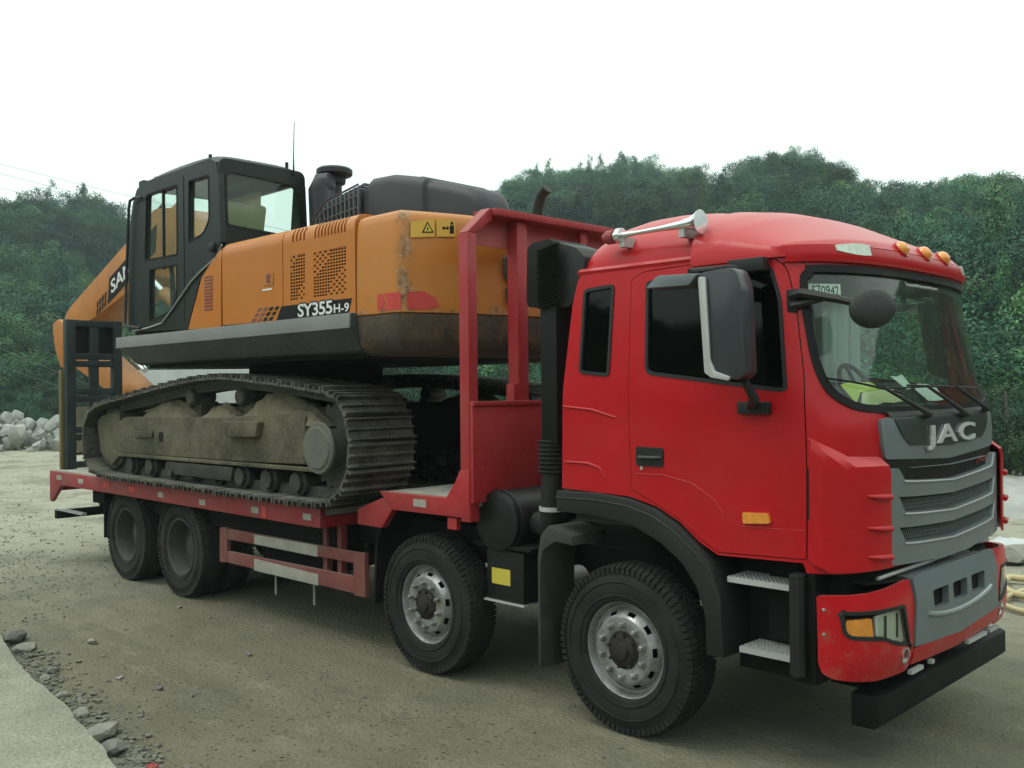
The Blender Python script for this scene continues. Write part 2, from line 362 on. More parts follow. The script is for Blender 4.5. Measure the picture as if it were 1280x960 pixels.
def text_mesh(body, fn, x0, x1, y0, y1, depth=.006, bold=.0, slant=0., gap=1.):
    """lettering laid on fn(u, v, offset) inside the box x0..x1, y0..y1"""
    c = bpy.data.curves.new('lettering', 'FONT'); c.body = body; c.size = 1; c.extrude = .5; c.offset = bold; c.shear = slant; c.space_character = gap; c.resolution_u = 3
    o = bpy.data.objects.new('lettering', c); sc.collection.objects.link(o)
    bpy.context.view_layer.update()
    me = bpy.data.meshes.new_from_object(o.evaluated_get(bpy.context.evaluated_depsgraph_get()))
    bpy.data.objects.remove(o); bpy.data.curves.remove(c)
    co = [v.co.copy() for v in me.vertices]; fs = [tuple(p.vertices) for p in me.polygons]
    bpy.data.meshes.remove(me)
    ax, bx = min(v.x for v in co), max(v.x for v in co); ay, by = min(v.y for v in co), max(v.y for v in co)
    mb = MB()
    mb.add([fn(lerp(x0, x1, (v.x-ax)/(bx-ax)), lerp(y0, y1, (v.y-ay)/(by-ay)), (v.z+.5)*depth) for v in co], fs)
    return mb
def flat_y(y):      # surface facing the near side: offset goes outward
    return lambda u, v, o: (u, y-o, v)
def rock_mesh(name, seed, size, sub=2, rough=.35, flat=1.):
    bm = bmesh.new(); bmesh.ops.create_icosphere(bm, subdivisions=sub, radius=.5)
    rr = random.Random(seed); of = Vector((rr.random()*50, rr.random()*50, rr.random()*50))
    cuts = [(Vector((rr.gauss(0, 1), rr.gauss(0, 1), rr.gauss(0, 1))).normalized(), rr.uniform(.26, .42)) for _ in range(7)]
    for v in bm.verts:
        p = v.co.copy()
        for n_, d in cuts:
            k = p.dot(n_)-d
            if k > 0: p -= n_*k
        p *= 1+rough*.5*noise.noise(p*3+of)
        v.co = Vector((p.x*size[0], p.y*size[1], p.z*size[2]*flat))
    me = bpy.data.meshes.new(name); bm.to_mesh(me); bm.free()
    me.polygons.foreach_set('use_smooth', [True]*len(me.polygons)); me.set_sharp_from_angle(angle=R(24)); return me

# ================================================================== SETTING
# ---- ground: compacted dirt road, gravel and ruts
def ground_h(x, y):
    h = .035*noise.noise(Vector((x*.35, y*.6, 3.1)))+.02*noise.noise(Vector((x*1.1, y*1.6, 9)))+.010*noise.noise(Vector((x*3.1, y*4.2, 5)))
    h += .006*noise.noise(Vector((x*8, y*9, 1)))
    under = max(0, min(1, (abs(y)-1.9)/1.0)) if -11 < x < 3 else 1
    h *= lerp(.25, 1, under)
    # shallow ruts worn along the road in front of the truck
    for yc, d in ((-2.35, .05), (-2.75, .035), (-3.5, .045), (-3.8, .035), (-4.6, .035)):
        yy = yc+.25*math.sin(x*.23+yc)
        h -= d*math.exp(-((y-yy)/.16)**2)*(.6+.4*noise.noise(Vector((x*.7, yc, 0))))
    r = math.hypot(x-CAMP.x, y-CAMP.y)
    if r > 22: h += .25*noise.noise(Vector((x*.06, y*.06, 2)))*min(1, (r-22)/15)
    return h
def build_ground():
    n = 330; vs = []; fs = []
    t = np.linspace(-1, 1, n+1)
    g = np.sinh(t*5.6)/math.sinh(5.6)*300
    cx, cy = -.5, -2.6
    for j in range(n+1):
        for i in range(n+1):
            x, y = cx+g[i], cy+g[j]; vs.append((x, y, ground_h(x, y) if abs(g[i]) < 90 and abs(g[j]) < 90 else 0))
    mb = MB(); mb.add(vs, [(j*(n+1)+i, j*(n+1)+i+1, (j+1)*(n+1)+i+1, (j+1)*(n+1)+i) for j in range(n) for i in range(n)])
    m = bpy.data.materials.new('dirt'); m.use_nodes = True; MATS['dirt'] = m
    T = m.node_tree; b = T.nodes['Principled BSDF']; nn = T.nodes.new; l = T.links.new
    ge = nn('ShaderNodeNewGeometry')
    def nz_(scale, det, sc3=(1, 1, 1), ro=.6):
        mp_ = nn('ShaderNodeMapping'); mp_.inputs['Scale'].default_value = sc3; l(ge.outputs['Position'], mp_.inputs[0])
        q = nn('ShaderNodeTexNoise'); q.inputs['Scale'].default_value = scale; q.inputs['Detail'].default_value = det; q.inputs['Roughness'].default_value = ro; l(mp_.outputs[0], q.inputs['Vector']); return q.outputs['Fac']
    def rmp(f, a, b_, c0=0., c1=1.):
        q = nn('ShaderNodeMapRange'); q.inputs['From Min'].default_value = a; q.inputs['From Max'].default_value = b_; q.inputs['To Min'].default_value = c0; q.inputs['To Max'].default_value = c1; l(f, q.inputs['Value']); return q.outputs[0]
    def mix(f, a, b_):
        q = nn('ShaderNodeMix'); q.data_type = 'RGBA'; l(f, q.inputs[0])
        for k, v in ((6, a), (7, b_)):
            if isinstance(v, tuple): q.inputs[k].default_value = (*v, 1)
            else: l(v, q.inputs[k])
        return q.outputs[2]
    c = mix(rmp(nz_(.55, 6, (.45, 1.2, 1)), .36, .64), (.145, .134, .085), (.215, .20, .135))
    sp_ = nn('ShaderNodeSeparateXYZ'); l(ge.outputs['Position'], sp_.inputs[0])
    def mt(op, a, b_):
        q = nn('ShaderNodeMath'); q.operation = op
        for k, v in enumerate((a, b_)):
            if isinstance(v, (int, float)): q.inputs[k].default_value = v
            else: l(v, q.inputs[k])
        return q.outputs[0]
    # yard drier and brighter away from the truck; its shade is painted in too
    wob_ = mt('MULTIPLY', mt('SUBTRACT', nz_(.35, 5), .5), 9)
    dry_lit = mt('MAXIMUM', mt('SUBTRACT', mt('MULTIPLY', sp_.outputs[0], -1), 6.0), mt('MULTIPLY', mt('SUBTRACT', sp_.outputs[1], 2.0), 1.2))
    
    c = mix(rmp(nz_(.22, 4, (1, 1, 1)), .50, .62, 0, .45), c, (.27, .255, .18))            # paler, drier stretches
    DRY_LIT = rmp(mt('ADD', dry_lit, wob_), -1.0, 5.0, 0, .85)
    wv = nn('ShaderNodeTexWave'); wv.bands_direction = 'Y'; wv.inputs['Scale'].default_value = .42; wv.inputs['Distortion'].default_value = 2.2; wv.inputs['Detail'].default_value = 3; wv.inputs['Detail Scale'].default_value = .5
    mw = nn('ShaderNodeMapping'); mw.inputs['Scale'].default_value = (.35, 1.3, 1); l(ge.outputs['Position'], mw.inputs[0]); l(mw.outputs[0], wv.inputs['Vector'])
    c = mix(rmp(wv.outputs['Fac'], .5, .98, 0, .2), c, (.13, .12, .08))                   # broad bands pressed by wheels
    c = mix(rmp(nz_(.9, 5, (.25, 1.5, 1)), .52, .68, 0, .7), c, (.115, .105, .07))       # damp streaks along the road
    c = mix(DRY_LIT, c, (.37, .355, .275))
    c = mix(rmp(nz_(.6, 8, (.8, 1, 1), .72), .49, .60, 0, .6), c, (.14, .135, .10))       # gravel patches
    c = mix(rmp(nz_(3.2, 9, (.7, 1.1, 1), .8), .52, .62, 0, .55), c, (.115, .11, .082))     # coarser grit
    c = mix(rmp(nz_(2.1, 9, (.6, 1.2, 1), .78), .56, .66, 0, .5), c, (.27, .258, .195))     # dusty blotches
    sp = nz_(48, 3, (1, 1, 1), .7)
    c = mix(rmp(sp, .58, .70, 0, .4), c, (.27, .26, .19))
    c = mix(rmp(nz_(70, 2), .60, .72, 0, .25), c, (.08, .075, .052))
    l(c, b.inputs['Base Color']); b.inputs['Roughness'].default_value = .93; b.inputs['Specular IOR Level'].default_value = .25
    vo = nn('ShaderNodeTexVoronoi'); vo.inputs['Scale'].default_value = 34; l(ge.outputs['Position'], vo.inputs['Vector'])
    ad = nn('ShaderNodeMath'); ad.operation = 'MULTIPLY_ADD'; l(vo.outputs['Distance'], ad.inputs[0]); ad.inputs[1].default_value = -.5; l(nz_(22, 9, ro=.75), ad.inputs[2])
    bp = nn('ShaderNodeBump'); bp.inputs['Strength'].default_value = .8; bp.inputs['Distance'].default_value = .035; l(ad.outputs[0], bp.inputs['Height']); l(bp.outputs[0], b.inputs['Normal'])
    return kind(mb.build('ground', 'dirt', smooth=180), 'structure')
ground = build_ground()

# ---- hills all round; crest heights read off the skyline, at the distance trees of their usual size would have
CREST = [(-260, 255), (-120, 236), (0, 250), (60, 254), (130, 262), (150, 280), (175, 318), (230, 345), (330, 350), (450, 340), (540, 300), (600, 258), (650, 226), (720, 215), (800, 208), (870, 212), (893, 226), (905, 220), (935, 205), (985, 195), (1040, 204), (1065, 230), (1090, 236), (1110, 235), (1150, 230), (1200, 226), (1280, 224), (1420, 214), (1560, 230)]
cr_az, cr_el = [], []
for u, v in CREST:
    d = ray(u, v); cr_az.append(math.atan2(d.x, d.y)); cr_el.append(d.z/math.hypot(d.x, d.y))
def crest_tan(az):
    a = (az-YAW+math.pi) % (2*math.pi)-math.pi+YAW
    base = .19+.04*noise.noise(Vector((math.cos(az)*2, math.sin(az)*2, 4)))
    if a < cr_az[0]: return lerp(base, cr_el[0], max(0, 1-(cr_az[0]-a)/.25))
    if a > cr_az[-1]: return lerp(base, cr_el[-1], max(0, 1-(a-cr_az[-1])/.25))
    return interp(a, cr_az, cr_el)
AZ_L, AZ_M, AZ_R = cr_az[2], cr_az[10], cr_az[-3]
def hill_base(az):
    a = (az-YAW+math.pi) % (2*math.pi)-math.pi+YAW
    return interp(a, [YAW-1.2, AZ_L, AZ_L+.2, AZ_M, AZ_R-.12, AZ_R, YAW+1.2], [60, 56, 60, 42, 33, 25, 26])
def hill_crest(az):
    a = (az-YAW+math.pi) % (2*math.pi)-math.pi+YAW
    return interp(a, [YAW-1.2, AZ_L, AZ_L+.13, AZ_M, AZ_M+.2, AZ_R, YAW+1.2], [150, 145, 150, 165, 150, 135, 140])
TREE_H = 2.9
def hill_z(az, r):
    r0, r1 = hill_base(az), hill_crest(az); zc = CAMP.z+r1*crest_tan(az)-TREE_H
    t = (r-r0)/(r1-r0)
    if t <= 0: return -.6+.6*max(0, 1+t*12)-.3
    nzv = noise.noise(Vector((math.cos(az)*r*.03, math.sin(az)*r*.03, 7)))
    if t < 1:
        e = t**1.0*.75+.25*t*t*(3-2*t)
        zz = -.3+(zc+.3)*e+(nzv*9+3.6*noise.noise(Vector((math.cos(az)*r*.08, math.sin(az)*r*.08, 1))))*math.sin(math.pi*min(1, t))*min(1, t*2)
        return min(zz, CAMP.z+r*crest_tan(az)-TREE_H-1.2)
    return zc-(r-r1)*.28
def build_hills():
    na, nr = 420, 46; vs = []; fs = []
    for i in range(na):
        az = 2*math.pi*i/na
        r0, r1 = hill_base(az)-5, hill_crest(az)
        for j in range(nr+1):
            r = r0+(r1*1.35-r0)*(j/nr)
            vs.append((CAMP.x+math.sin(az)*r, CAMP.y+math.cos(az)*r, hill_z(az, r)))
    k = nr+1
    for i in range(na):
        for j in range(nr): a = i*k+j; b = ((i+1) % na)*k+j; fs.append((a, b, b+1, a+1))
    pmat('hill_soil', (.035, .055, .025), .95, var=.4, scale=.25, dust=.4, dustcol=(.07, .085, .035), dscale=.3, bump=.6, bscale=2)
    return kind(MB().add(vs, fs).build('hills', 'hill_soil', smooth=180), 'structure')
build_hills()

# ---- foliage: crowns of leaf-clump faces with gaps
def leaf_material(name, attr_type):
    m = bpy.data.materials.new(name); m.use_nodes = True; MATS[name] = m
    T = m.node_tree; b = T.nodes['Principled BSDF']; a = T.nodes.new('ShaderNodeAttribute'); a.attribute_name = 'tint'; a.attribute_type = attr_type
    s = T.nodes.new('ShaderNodeAttribute'); s.attribute_name = 'shade'
    x = T.nodes.new('ShaderNodeMix'); x.data_type = 'RGBA'; x.blend_type = 'MULTIPLY'; x.inputs[0].default_value = 1
    T.links.new(a.outputs['Color'], x.inputs[6]); T.links.new(s.outputs['Fac'], x.inputs[7])
    T.links.new(x.outputs[2], b.inputs['Base Color']); b.inputs['Roughness'].default_value = .65; b.inputs['Specular IOR Level'].default_value = .2
    return m
leaf_material('foliage', 'INSTANCER'); leaf_material('foliage_single', 'GEOMETRY')
def crown_quads(n, leaf, form, seed):
    """n leaf clumps around lumpy lobes; unit height 1, base at 0; returns (n,4,3) and (n) shade"""
    g = np.random.default_rng(seed)
    if form == 'cone':
        k = 13; lob = np.array([[g.normal(0, .06), g.normal(0, .06), .12+.068*i] for i in range(k)]); lr = np.array([.22*(1-.068*i)+.03 for i in range(k)])
    elif form == 'bush':
        k = 16; lob = np.stack([g.normal(0, .26, k), g.normal(0, .26, k), g.uniform(.18, .78, k)], 1); lr = g.uniform(.10, .24, k)
    else:
        k = 18; lob = np.stack([g.normal(0, .19, k), g.normal(0, .19, k), g.uniform(.25, .88, k)], 1); lr = g.uniform(.09, .20, k)
    idx = g.choice(k, n, p=lr**2/np.sum(lr**2))
    d = g.normal(size=(n, 3)); d[:, 2] += .45; d /= np.linalg.norm(d, axis=1)[:, None]
    rad = lr[idx]*(g.uniform(.45, 1.18, n))
    p = lob[idx]+d*rad[:, None]*np.array([1, 1, .85])
    nr = d*1.0+g.normal(size=(n, 3))*.5; nr /= np.linalg.norm(nr, axis=1)[:, None]
    t1 = np.cross(nr, g.normal(size=(n, 3))); t1 /= np.linalg.norm(t1, axis=1)[:, None]; t2 = np.cross(nr, t1)
    s = leaf*g.uniform(.5, 1.4, n)[:, None]; a = t1*s; b = t2*s*g.uniform(.4, .8, n)[:, None]
    q = np.stack([p-a, p-b*.9, p+a, p+b], 1)
    return q, g.uniform(.7, 1.3, n)*g.uniform(.8, 1.2, k)[idx]
GREENS = np.array([(.040, .080, .036), (.052, .100, .040), (.034, .066, .038), (.070, .118, .040), (.044, .086, .044), (.105, .140, .044), (.062, .090, .036)])
def crown_mesh(name, form, n, leaf, seed, mat, tint=None):
    q, sh = crown_quads(n, leaf, form, seed); nq = len(sh)
    me = bpy.data.meshes.new(name); me.vertices.add(nq*4); me.vertices.foreach_set('co', q.astype(np.float32).ravel())
    me.loops.add(nq*4); me.loops.foreach_set('vertex_index', np.arange(nq*4, dtype=np.int32))
    me.polygons.add(nq); me.polygons.foreach_set('loop_start', np.arange(0, nq*4, 4, dtype=np.int32)); me.polygons.foreach_set('loop_total', np.full(nq, 4, dtype=np.int32))
    me.attributes.new('shade', 'FLOAT', 'FACE').data.foreach_set('value', sh.astype(np.float32))
    if tint is not None: me.attributes.new('tint', 'FLOAT_COLOR', 'FACE').data.foreach_set('color', np.tile(np.append(tint, 1).astype(np.float32), nq))
    me.update(); me.validate(); me.materials.append(MATS[mat]); return me
PROTO = bpy.data.collections.new('crown_shapes')
FORMS = [(f, i) for f in ('round', 'cone', 'bush') for i in range(4)]
for k, (f, i) in enumerate(FORMS):
    PROTO.objects.link(bpy.data.objects.new('crown_%02d' % k, crown_mesh('crown_%02d' % k, f, 5200, .0145, 100+k, 'foliage')))
def forest(name, items, label):
    """items: (x, y, z, height, spread, form index, tint); one object, crowns instanced on its points"""
    n = len(items); me = bpy.data.meshes.new(name); me.vertices.add(n)
    A = np.array([it[:6] for it in items], np.float32); me.vertices.foreach_set('co', np.ascontiguousarray(A[:, :3]).ravel())
    me.attributes.new('size', 'FLOAT_VECTOR', 'POINT').data.foreach_set('vector', np.stack([A[:, 4], A[:, 4], A[:, 3]], 1).ravel())
    me.attributes.new('turn', 'FLOAT_VECTOR', 'POINT').data.foreach_set('vector', np.stack([np.zeros(n), np.zeros(n), rng.uniform(0, 6.283, n)], 1).astype(np.float32).ravel())
    me.attributes.new('which', 'INT', 'POINT').data.foreach_set('value', A[:, 5].astype(np.int32))
    me.attributes.new('tint', 'FLOAT_COLOR', 'POINT').data.foreach_set('color', np.array([(*it[6], 1) for it in items], np.float32).ravel())
    o = link(name, me, None)
    ng = bpy.data.node_groups.new('crowns_on_points', 'GeometryNodeTree')
    ng.interface.new_socket('Geometry', in_out='INPUT', socket_type='NodeSocketGeometry'); ng.interface.new_socket('Geometry', in_out='OUTPUT', socket_type='NodeSocketGeometry')
    gi = ng.nodes.new('NodeGroupInput'); go = ng.nodes.new('NodeGroupOutput'); ip = ng.nodes.new('GeometryNodeInstanceOnPoints'); ci = ng.nodes.new('GeometryNodeCollectionInfo')
    ci.inputs['Collection'].default_value = PROTO; ci.inputs['Separate Children'].default_value = True; ci.inputs['Reset Children'].default_value = True
    def at(nm, t):
        q = ng.nodes.new('GeometryNodeInputNamedAttribute'); q.data_type = t; q.inputs['Name'].default_value = nm; return [s for s in q.outputs if s.enabled and s.name == 'Attribute'][0]
    L = ng.links.new
    mp_ = ng.nodes.new('GeometryNodeMeshToPoints'); L(gi.outputs[0], mp_.inputs[0]); L(mp_.outputs[0], ip.inputs['Points'])
    L(ci.outputs[0], ip.inputs['Instance']); ip.inputs['Pick Instance'].default_value = True
    L(at('which', 'INT'), ip.inputs['Instance Index']); L(at('size', 'FLOAT_VECTOR'), ip.inputs['Scale'])
    er = ng.nodes.new('FunctionNodeEulerToRotation'); L(at('turn', 'FLOAT_VECTOR'), er.inputs[0]); L(er.outputs[0], ip.inputs['Rotation'])
    L(ip.outputs[0], go.inputs[0])
    md = o.modifiers.new('crowns', 'NODES'); md.node_group = ng
    kind(o, 'stuff'); o['label'] = label; o['category'] = 'forest'; return o
items = []
a0, a1 = cr_az[0]-.05, cr_az[-1]+.05
NF = 17000
for _ in range(NF):
    az = rng.uniform(a0, a1); r0, r1 = hill_base(az), hill_crest(az)
    t = rng.uniform(0, 1)**.7*1.05
    r = r0+(r1-r0)*t
    z = hill_z(az, r)-.5
    n_ = noise.noise(Vector((math.sin(az)*r*.05, math.cos(az)*r*.05, 11)))
    f = 1 if (n_ > .2 and rng.random() < .3) else (2 if rng.random() < .45 else 0)
    h = (rng.uniform(1.6, 3.4) if rng.random() < .86 else rng.uniform(3.6, 5.4))*(1+.35*n_); wd = h*rng.uniform(.85, 1.3)*(.7 if f == 1 else 1); h *= (1.2, 1.3, .8)[f] if f else 1
    if t > .95 and h > 3.6: h *= .7; wd *= .8
    ti = GREENS[rng.integers(len(GREENS))]*np.array([.68, 1.0, 1.12])*(1+1.0*noise.noise(Vector((math.sin(az)*r*.03, math.cos(az)*r*.03, 21)))+.5*noise.noise(Vector((math.sin(az)*r*.11, math.cos(az)*r*.11, 5))))*rng.uniform(.5, 1.35)
    items.append((CAMP.x+math.sin(az)*r, CAMP.y+math.cos(az)*r, z, h, wd, f*4+rng.integers(4), ti))
forest('hillside_forest', items, 'dense green forest covering the hills behind the truck')
# outside the picture the woods go on
items = []
for _ in range(2500):
    az = rng.uniform(a1, a0+2*math.pi); r0, r1 = hill_base(az), hill_crest(az); t = rng.uniform(0, 1); r = r0+(r1-r0)*t
    items.append((CAMP.x+math.sin(az)*r, CAMP.y+math.cos(az)*r, hill_z(az, r)-.4, rng.uniform(4, 7), rng.uniform(5, 8), rng.integers(4), GREENS[rng.integers(len(GREENS))]))
forest('hillside_forest', items, 'forest on the surrounding hills beyond the road')

# ---- single trees that stand out on the skyline, and shrubs at the foot of the right-hand hill
def tree(u, v_top, h, form, label, group, cat='tree', name='tree', base=None, n=3000, leaf=.019):
    d = ray(u, v_top); az = math.atan2(d.x, d.y)
    if base is None:
        r = hill_crest(az); z = CAMP.z + r*d.z/math.hypot(d.x, d.y) - h      # its foot stands among the crowns of the ridge
        x, y = CAMP.x+math.sin(az)*r, CAMP.y+math.cos(az)*r
    else: x, y, z = base
    t = thing(name, label, cat, (x, y, z), group)
    wd = h*random.uniform(.75, 1.0)*(.62 if form == 'cone' else 1)
    me = crown_mesh('crown', form, n, leaf, int(u*7+v_top), 'foliage_single', GREENS[rng.integers(5)]*rng.uniform(.7, .95))
    o = link('crown', me, None, t, loc=(x, y, z)); o.scale = (wd, wd, h)
    MB().tube([(x, y, z-1.2), (x+.05, y, z+h*.35), (x, y+.04, z+h*.8)], [.03*h, .022*h, .008*h], 7).build('trunk', 'bark', t)
for u, v, h, form, lab in [(966, 188, 4.0, 'round', 'round-headed tree on the summit of the right-hand hill'),
                           (990, 183, 4.4, 'round', 'tallest tree on the summit of the right-hand hill, in front of the sky'),
                           (1014, 188, 3.8, 'bush', 'broad low tree just below the summit of the right-hand hill'),
                           (1087, 221, 3.4, 'round', 'tree standing alone in the saddle right of the summit'),
                           (1112, 226, 2.8, 'round', 'small tree in the saddle beside a taller one'),
                           (872, 203, 3.4, 'bush', 'bushy tree on the end of the long ridge above the cab roof'),
                           (60, 248, 3.6, 'round', 'round-headed tree on the left-hand hill crest'),
                           (94, 251, 3.4, 'bush', 'bushy tree on the left-hand hill crest near the excavator cab')]:
    tree(u, v, h, form, lab, 'trees on the skyline')
for u, v, h, lab in [(1240, 618, 1.7, 'low leafy shrub growing right behind the truck cab at the gravel bank'), (1258, 616, 2.6, 'tall leafy shrub behind the gravel bank'), (1277, 617, 1.5, 'small leafy shrub in front of the taller ones on the gravel bank'), (1296, 615, 2.3, 'spreading leafy shrub at the far end of the gravel bank')]:
    p = ZP(u, v, 0)
    tree(u, v, h, 'bush', lab, 'shrubs along the gravel bank', 'shrub', 'shrub', base=(p.x, p.y, -.05), n=9000, leaf=.012)

# ================================================================== TRUCK
A1, A2, A3, A4 = 0., -1.92, -5.98, -7.33
truck = thing('flatbed_truck', 'red four-axle flatbed truck carrying a tracked excavator on its low deck', 'truck', (-3.5, 0, 0))

# ---- the cab skin: side runs along x up to XC, then a rounded corner and a slightly bowed, raked front
LQ, XC = 1.40, 1.0
def cab_n(z): return interp(z, [1.9, 2.4, 2.9], [4.2, 3.2, 2.5])
def cab_a(z): return interp(z, [.5, 1.2, 1.95, 2.1, 2.9, 3.0], [.52, .53, .53, .50, .41, .40])
def cab_W(z): return interp(z, [1.0, 2.1, 2.95], [1.205, 1.205, 1.15])
_tab = {}
def quarter(n, a, Wd):
    key = (round(n, 2), round(a, 3), round(Wd, 3))
    if key not in _tab:
        ph = np.linspace(0, math.pi/2, 500)
        x = a*np.sin(ph)**(2/key[0]); y = -Wd*np.cos(ph)**(2/key[0])
        s = np.concatenate([[0], np.cumsum(np.hypot(np.diff(x), np.diff(y)))]); _tab[key] = (s/s[-1], x, y)
    return _tab[key]
def skin(n_f, a_f, W_f):
    def base(u, z):
        Wd = W_f(z)
        if u <= XC: return Vector((u, -Wd, z))
        t = (u-XC)/LQ; flip = 1
        if t > 1: t = 2-t; flip = -1
        if t < 0: return Vector((XC+t*LQ, Wd, z))
        s, x, y = quarter(n_f(z), a_f(z), Wd)
        return Vector((XC+float(np.interp(t, s, x)), flip*float(np.interp(t, s, y)), z))
    def fn(u, z, o=0.):
        p = base(u, z)
        if o == 0: return tuple(p)
        e = .004; du = base(u+e, z)-base(u-e, z); dz = base(u, z+e)-base(u, z-e)
        return tuple(p+du.cross(dz).normalized()*o)
    return fn
cabf = skin(cab_n, cab_a, cab_W)
bumpf = skin(lambda z: 5.2, lambda z: interp(z, [.55, .7, 1.0, 1.12], [.55, .60, .60, .575]), lambda z: 1.225)
def inv(fn, u, v, zr=(.5, 3.05)):
    best = None
    for i in range(90):
        s = -.55+i*(XC+LQ*2+.4)/90
        for j in range(26):
            z = lerp(zr[0], zr[1], j/25); q = proj(fn(s, z)); e = (q[0]-u)**2+(q[1]-v)**2
            P = Vector(fn(s, z))
            if best is None or e+ (1e6 if (P-CAMP).length > 7.4 and P.y > .9 else 0) < best[0]: best = (e, s, z)
    _, s, z = best
    for _ in range(12):
        q = proj(fn(s, z)); h = 1e-3
        qs = proj(fn(s+h, z)); qz = proj(fn(s, z+h))
        a, b, c, d = (qs[0]-q[0])/h, (qz[0]-q[0])/h, (qs[1]-q[1])/h, (qz[1]-q[1])/h
        det = a*d-b*c
        if abs(det) < 1e-3: break
        ex, ey = u-q[0], v-q[1]
        ds, dz = (d*ex-b*ey)/det, (-c*ex+a*ey)/det
        s += max(-.1, min(.1, ds)); z += max(-.1, min(.1, dz))
    return (s, z)
UM = XC+LQ                                   # the middle of the front
def mir(poly): return [(2*UM-u, z) for u, z in reversed(poly)]
def sidexz(u, v): return xz(u, v, -1.205)

# outlines on the right side, traced
door = [sidexz(*q) for q in [(789, 612), (784, 480), (783, 348), (800, 338), (860, 329), (925, 321), (957, 319), (978, 330), (990, 380), (1000, 470), (1003, 600), (1003, 700), (897, 691), (875, 674), (850, 650), (822, 632)]]
door = roundpoly(door, [.01, 0, .03, .03, 0, 0, .06, .05, 0, 0, 0, .01, .01, 0, 0, 0], 3)
win = roundpoly([sidexz(*q) for q in [(806, 467), (803, 352), (925, 333), (958, 328), (972, 372), (981, 486), (975, 489)]], [.05, .03, .03, .06, .05, .03, .02], 4)
qwin = roundpoly([sidexz(*q) for q in [(723, 466), (725, 362), (762, 355), (760, 470)]], .035, 4)
# windshield on the front skin
ws_l = [(XC+.20, 2.83), (XC+.215, 2.6), (XC+.265, 2.3), (XC+.33, 2.14), (XC+.47, 2.055), (XC+.75, 2.03), (UM, 2.025)]
ws_l = roundpoly(ws_l, [.07, .05, .10, .10, .08, 0, 0], 4)[0:]
ws_l[0] = (XC+.235, 2.835)
ws = [(UM, 2.845)]+[(XC+.6, 2.84)]+ws_l
ws = ws+[(2*UM-a, b) for a, b in reversed(ws_l[:-1])]+[(2*UM-(XC+.6), 2.84)]
ZB = 1.17
XR = -.515
# lower edge of the cab with the wheel-arch cut out
low = [(XR, 1.515), (.045, 1.50), (.26, 1.452), (.425, 1.375), (.565, 1.268), (.69, 1.205), (1.2, 1.222), (1.215, ZB)]
rear = [(-.50, 2.2), (-.44, 2.74), (-.40, 2.90), (-.33, 2.955)]
shell = low+[(2*UM-a, b) for a, b in reversed(low)]+[(2*UM-a, b) for a, b in rear]+[(a, b) for a, b in reversed(rear)]
body = MB()
panel(body, shell, [door, mir(door), qwin, mir(qwin), ws], cabf, th=.035, step=.07)
cab = body.build('cab_body', 'cab_red', truck, smooth=40)
cab['label'] = 'red cab shell'
def make_door(mirror):
    dl = offset_loop(door, -.006); wl = win
    f = (lambda P: mir(P)) if mirror else (lambda P: P)
    d = panel(MB(), f(dl), [f(wl)], lambda u, z, o: cabf(u, z, o+.003), th=.03, step=.07).build('door', 'cab_red', truck, smooth=40)
    panel(MB(), f(offset_loop(wl, .004)), [], lambda u, z, o: cabf(u, z, o-.012), th=.004, step=.12).build('window_glass', 'glass_tint' if not mirror else 'glass_clear', d)
    strip(MB(), f(offset_loop(wl, -.006)), cabf, .022, .008, .02).build('window_seal', 'black_plastic', d)
    # handle: recessed black cup with a grip bar
    hc = [sidexz(*q) for q in [(796, 582), (796, 558), (830, 560), (830, 584)]]
    panel(MB(), f(roundpoly(hc, .02, 3)), [], lambda u, z, o: cabf(u, z, o+.010), th=.012, step=.05).build('handle', 'black_plastic', d, smooth=30)
    x0, z0 = sidexz(800, 571); x1, z1 = sidexz(827, 572)
    if mirror: x0, x1 = 2*UM-x0, 2*UM-x1
    MB().tube([cabf(x0, z0, .012), cabf(lerp(x0, x1, .1), z0, .03), cabf(lerp(x0, x1, .9), z1, .03), cabf(x1, z1, .012)], .011, 8).build('grip', 'panel_dark', d)
    if not mirror:
        hx, hz = sidexz(803, 585); MB().lathe([(0, .012), (-.008, .012), (-.008, .001)], cabf(hx, hz, .003), 'y', 12).build('lock', 'chrome', d)
        tl = roundpoly([sidexz(*q) for q in [(930, 640), (961, 641), (964, 654), (931, 654)]], .012, 3)
        panel(MB(), tl, [], lambda u, z, o: cabf(u, z, o+.022), th=.02, step=.05).build('turn_signal', 'amber', d, bevel=0)
        # pressed crease along the lower door edge
        c = [cabf(*sidexz(*q), .004) for q in [(795, 592), (830, 594), (865, 604), (890, 622), (905, 642)]]
        MB().tube(c, .004, 6).build('crease', 'cab_red', d)
        c = [cabf(*sidexz(*q), .003) for q in [(928, 658), (965, 661), (1000, 663)]]
        MB().tube(c, .0035, 6).build('crease', 'cab_red', d)
    return d
door_r = make_door(False); door_l = make_door(True)
for m_ in (False, True):
    q = mir(qwin) if m_ else qwin
    g = panel(MB(), offset_loop(q, .004), [], lambda u, z, o: cabf(u, z, o-.012), th=.004, step=.12).build('quarter_window', 'glass_tint', truck)
    strip(MB(), offset_loop(q, -.006), cabf, .022, .008, .02).build('window_seal', 'black_plastic', g)
wsg = panel(MB(), offset_loop(ws, .003), [], lambda u, z, o: cabf(u, z, o-.016), th=.005, step=.10).build('windshield', 'glass_clear', truck, smooth=60)
strip(MB(), offset_loop(ws, -.008), cabf, .042, .009, .022).build('windshield_seal', 'ink_black', wsg)
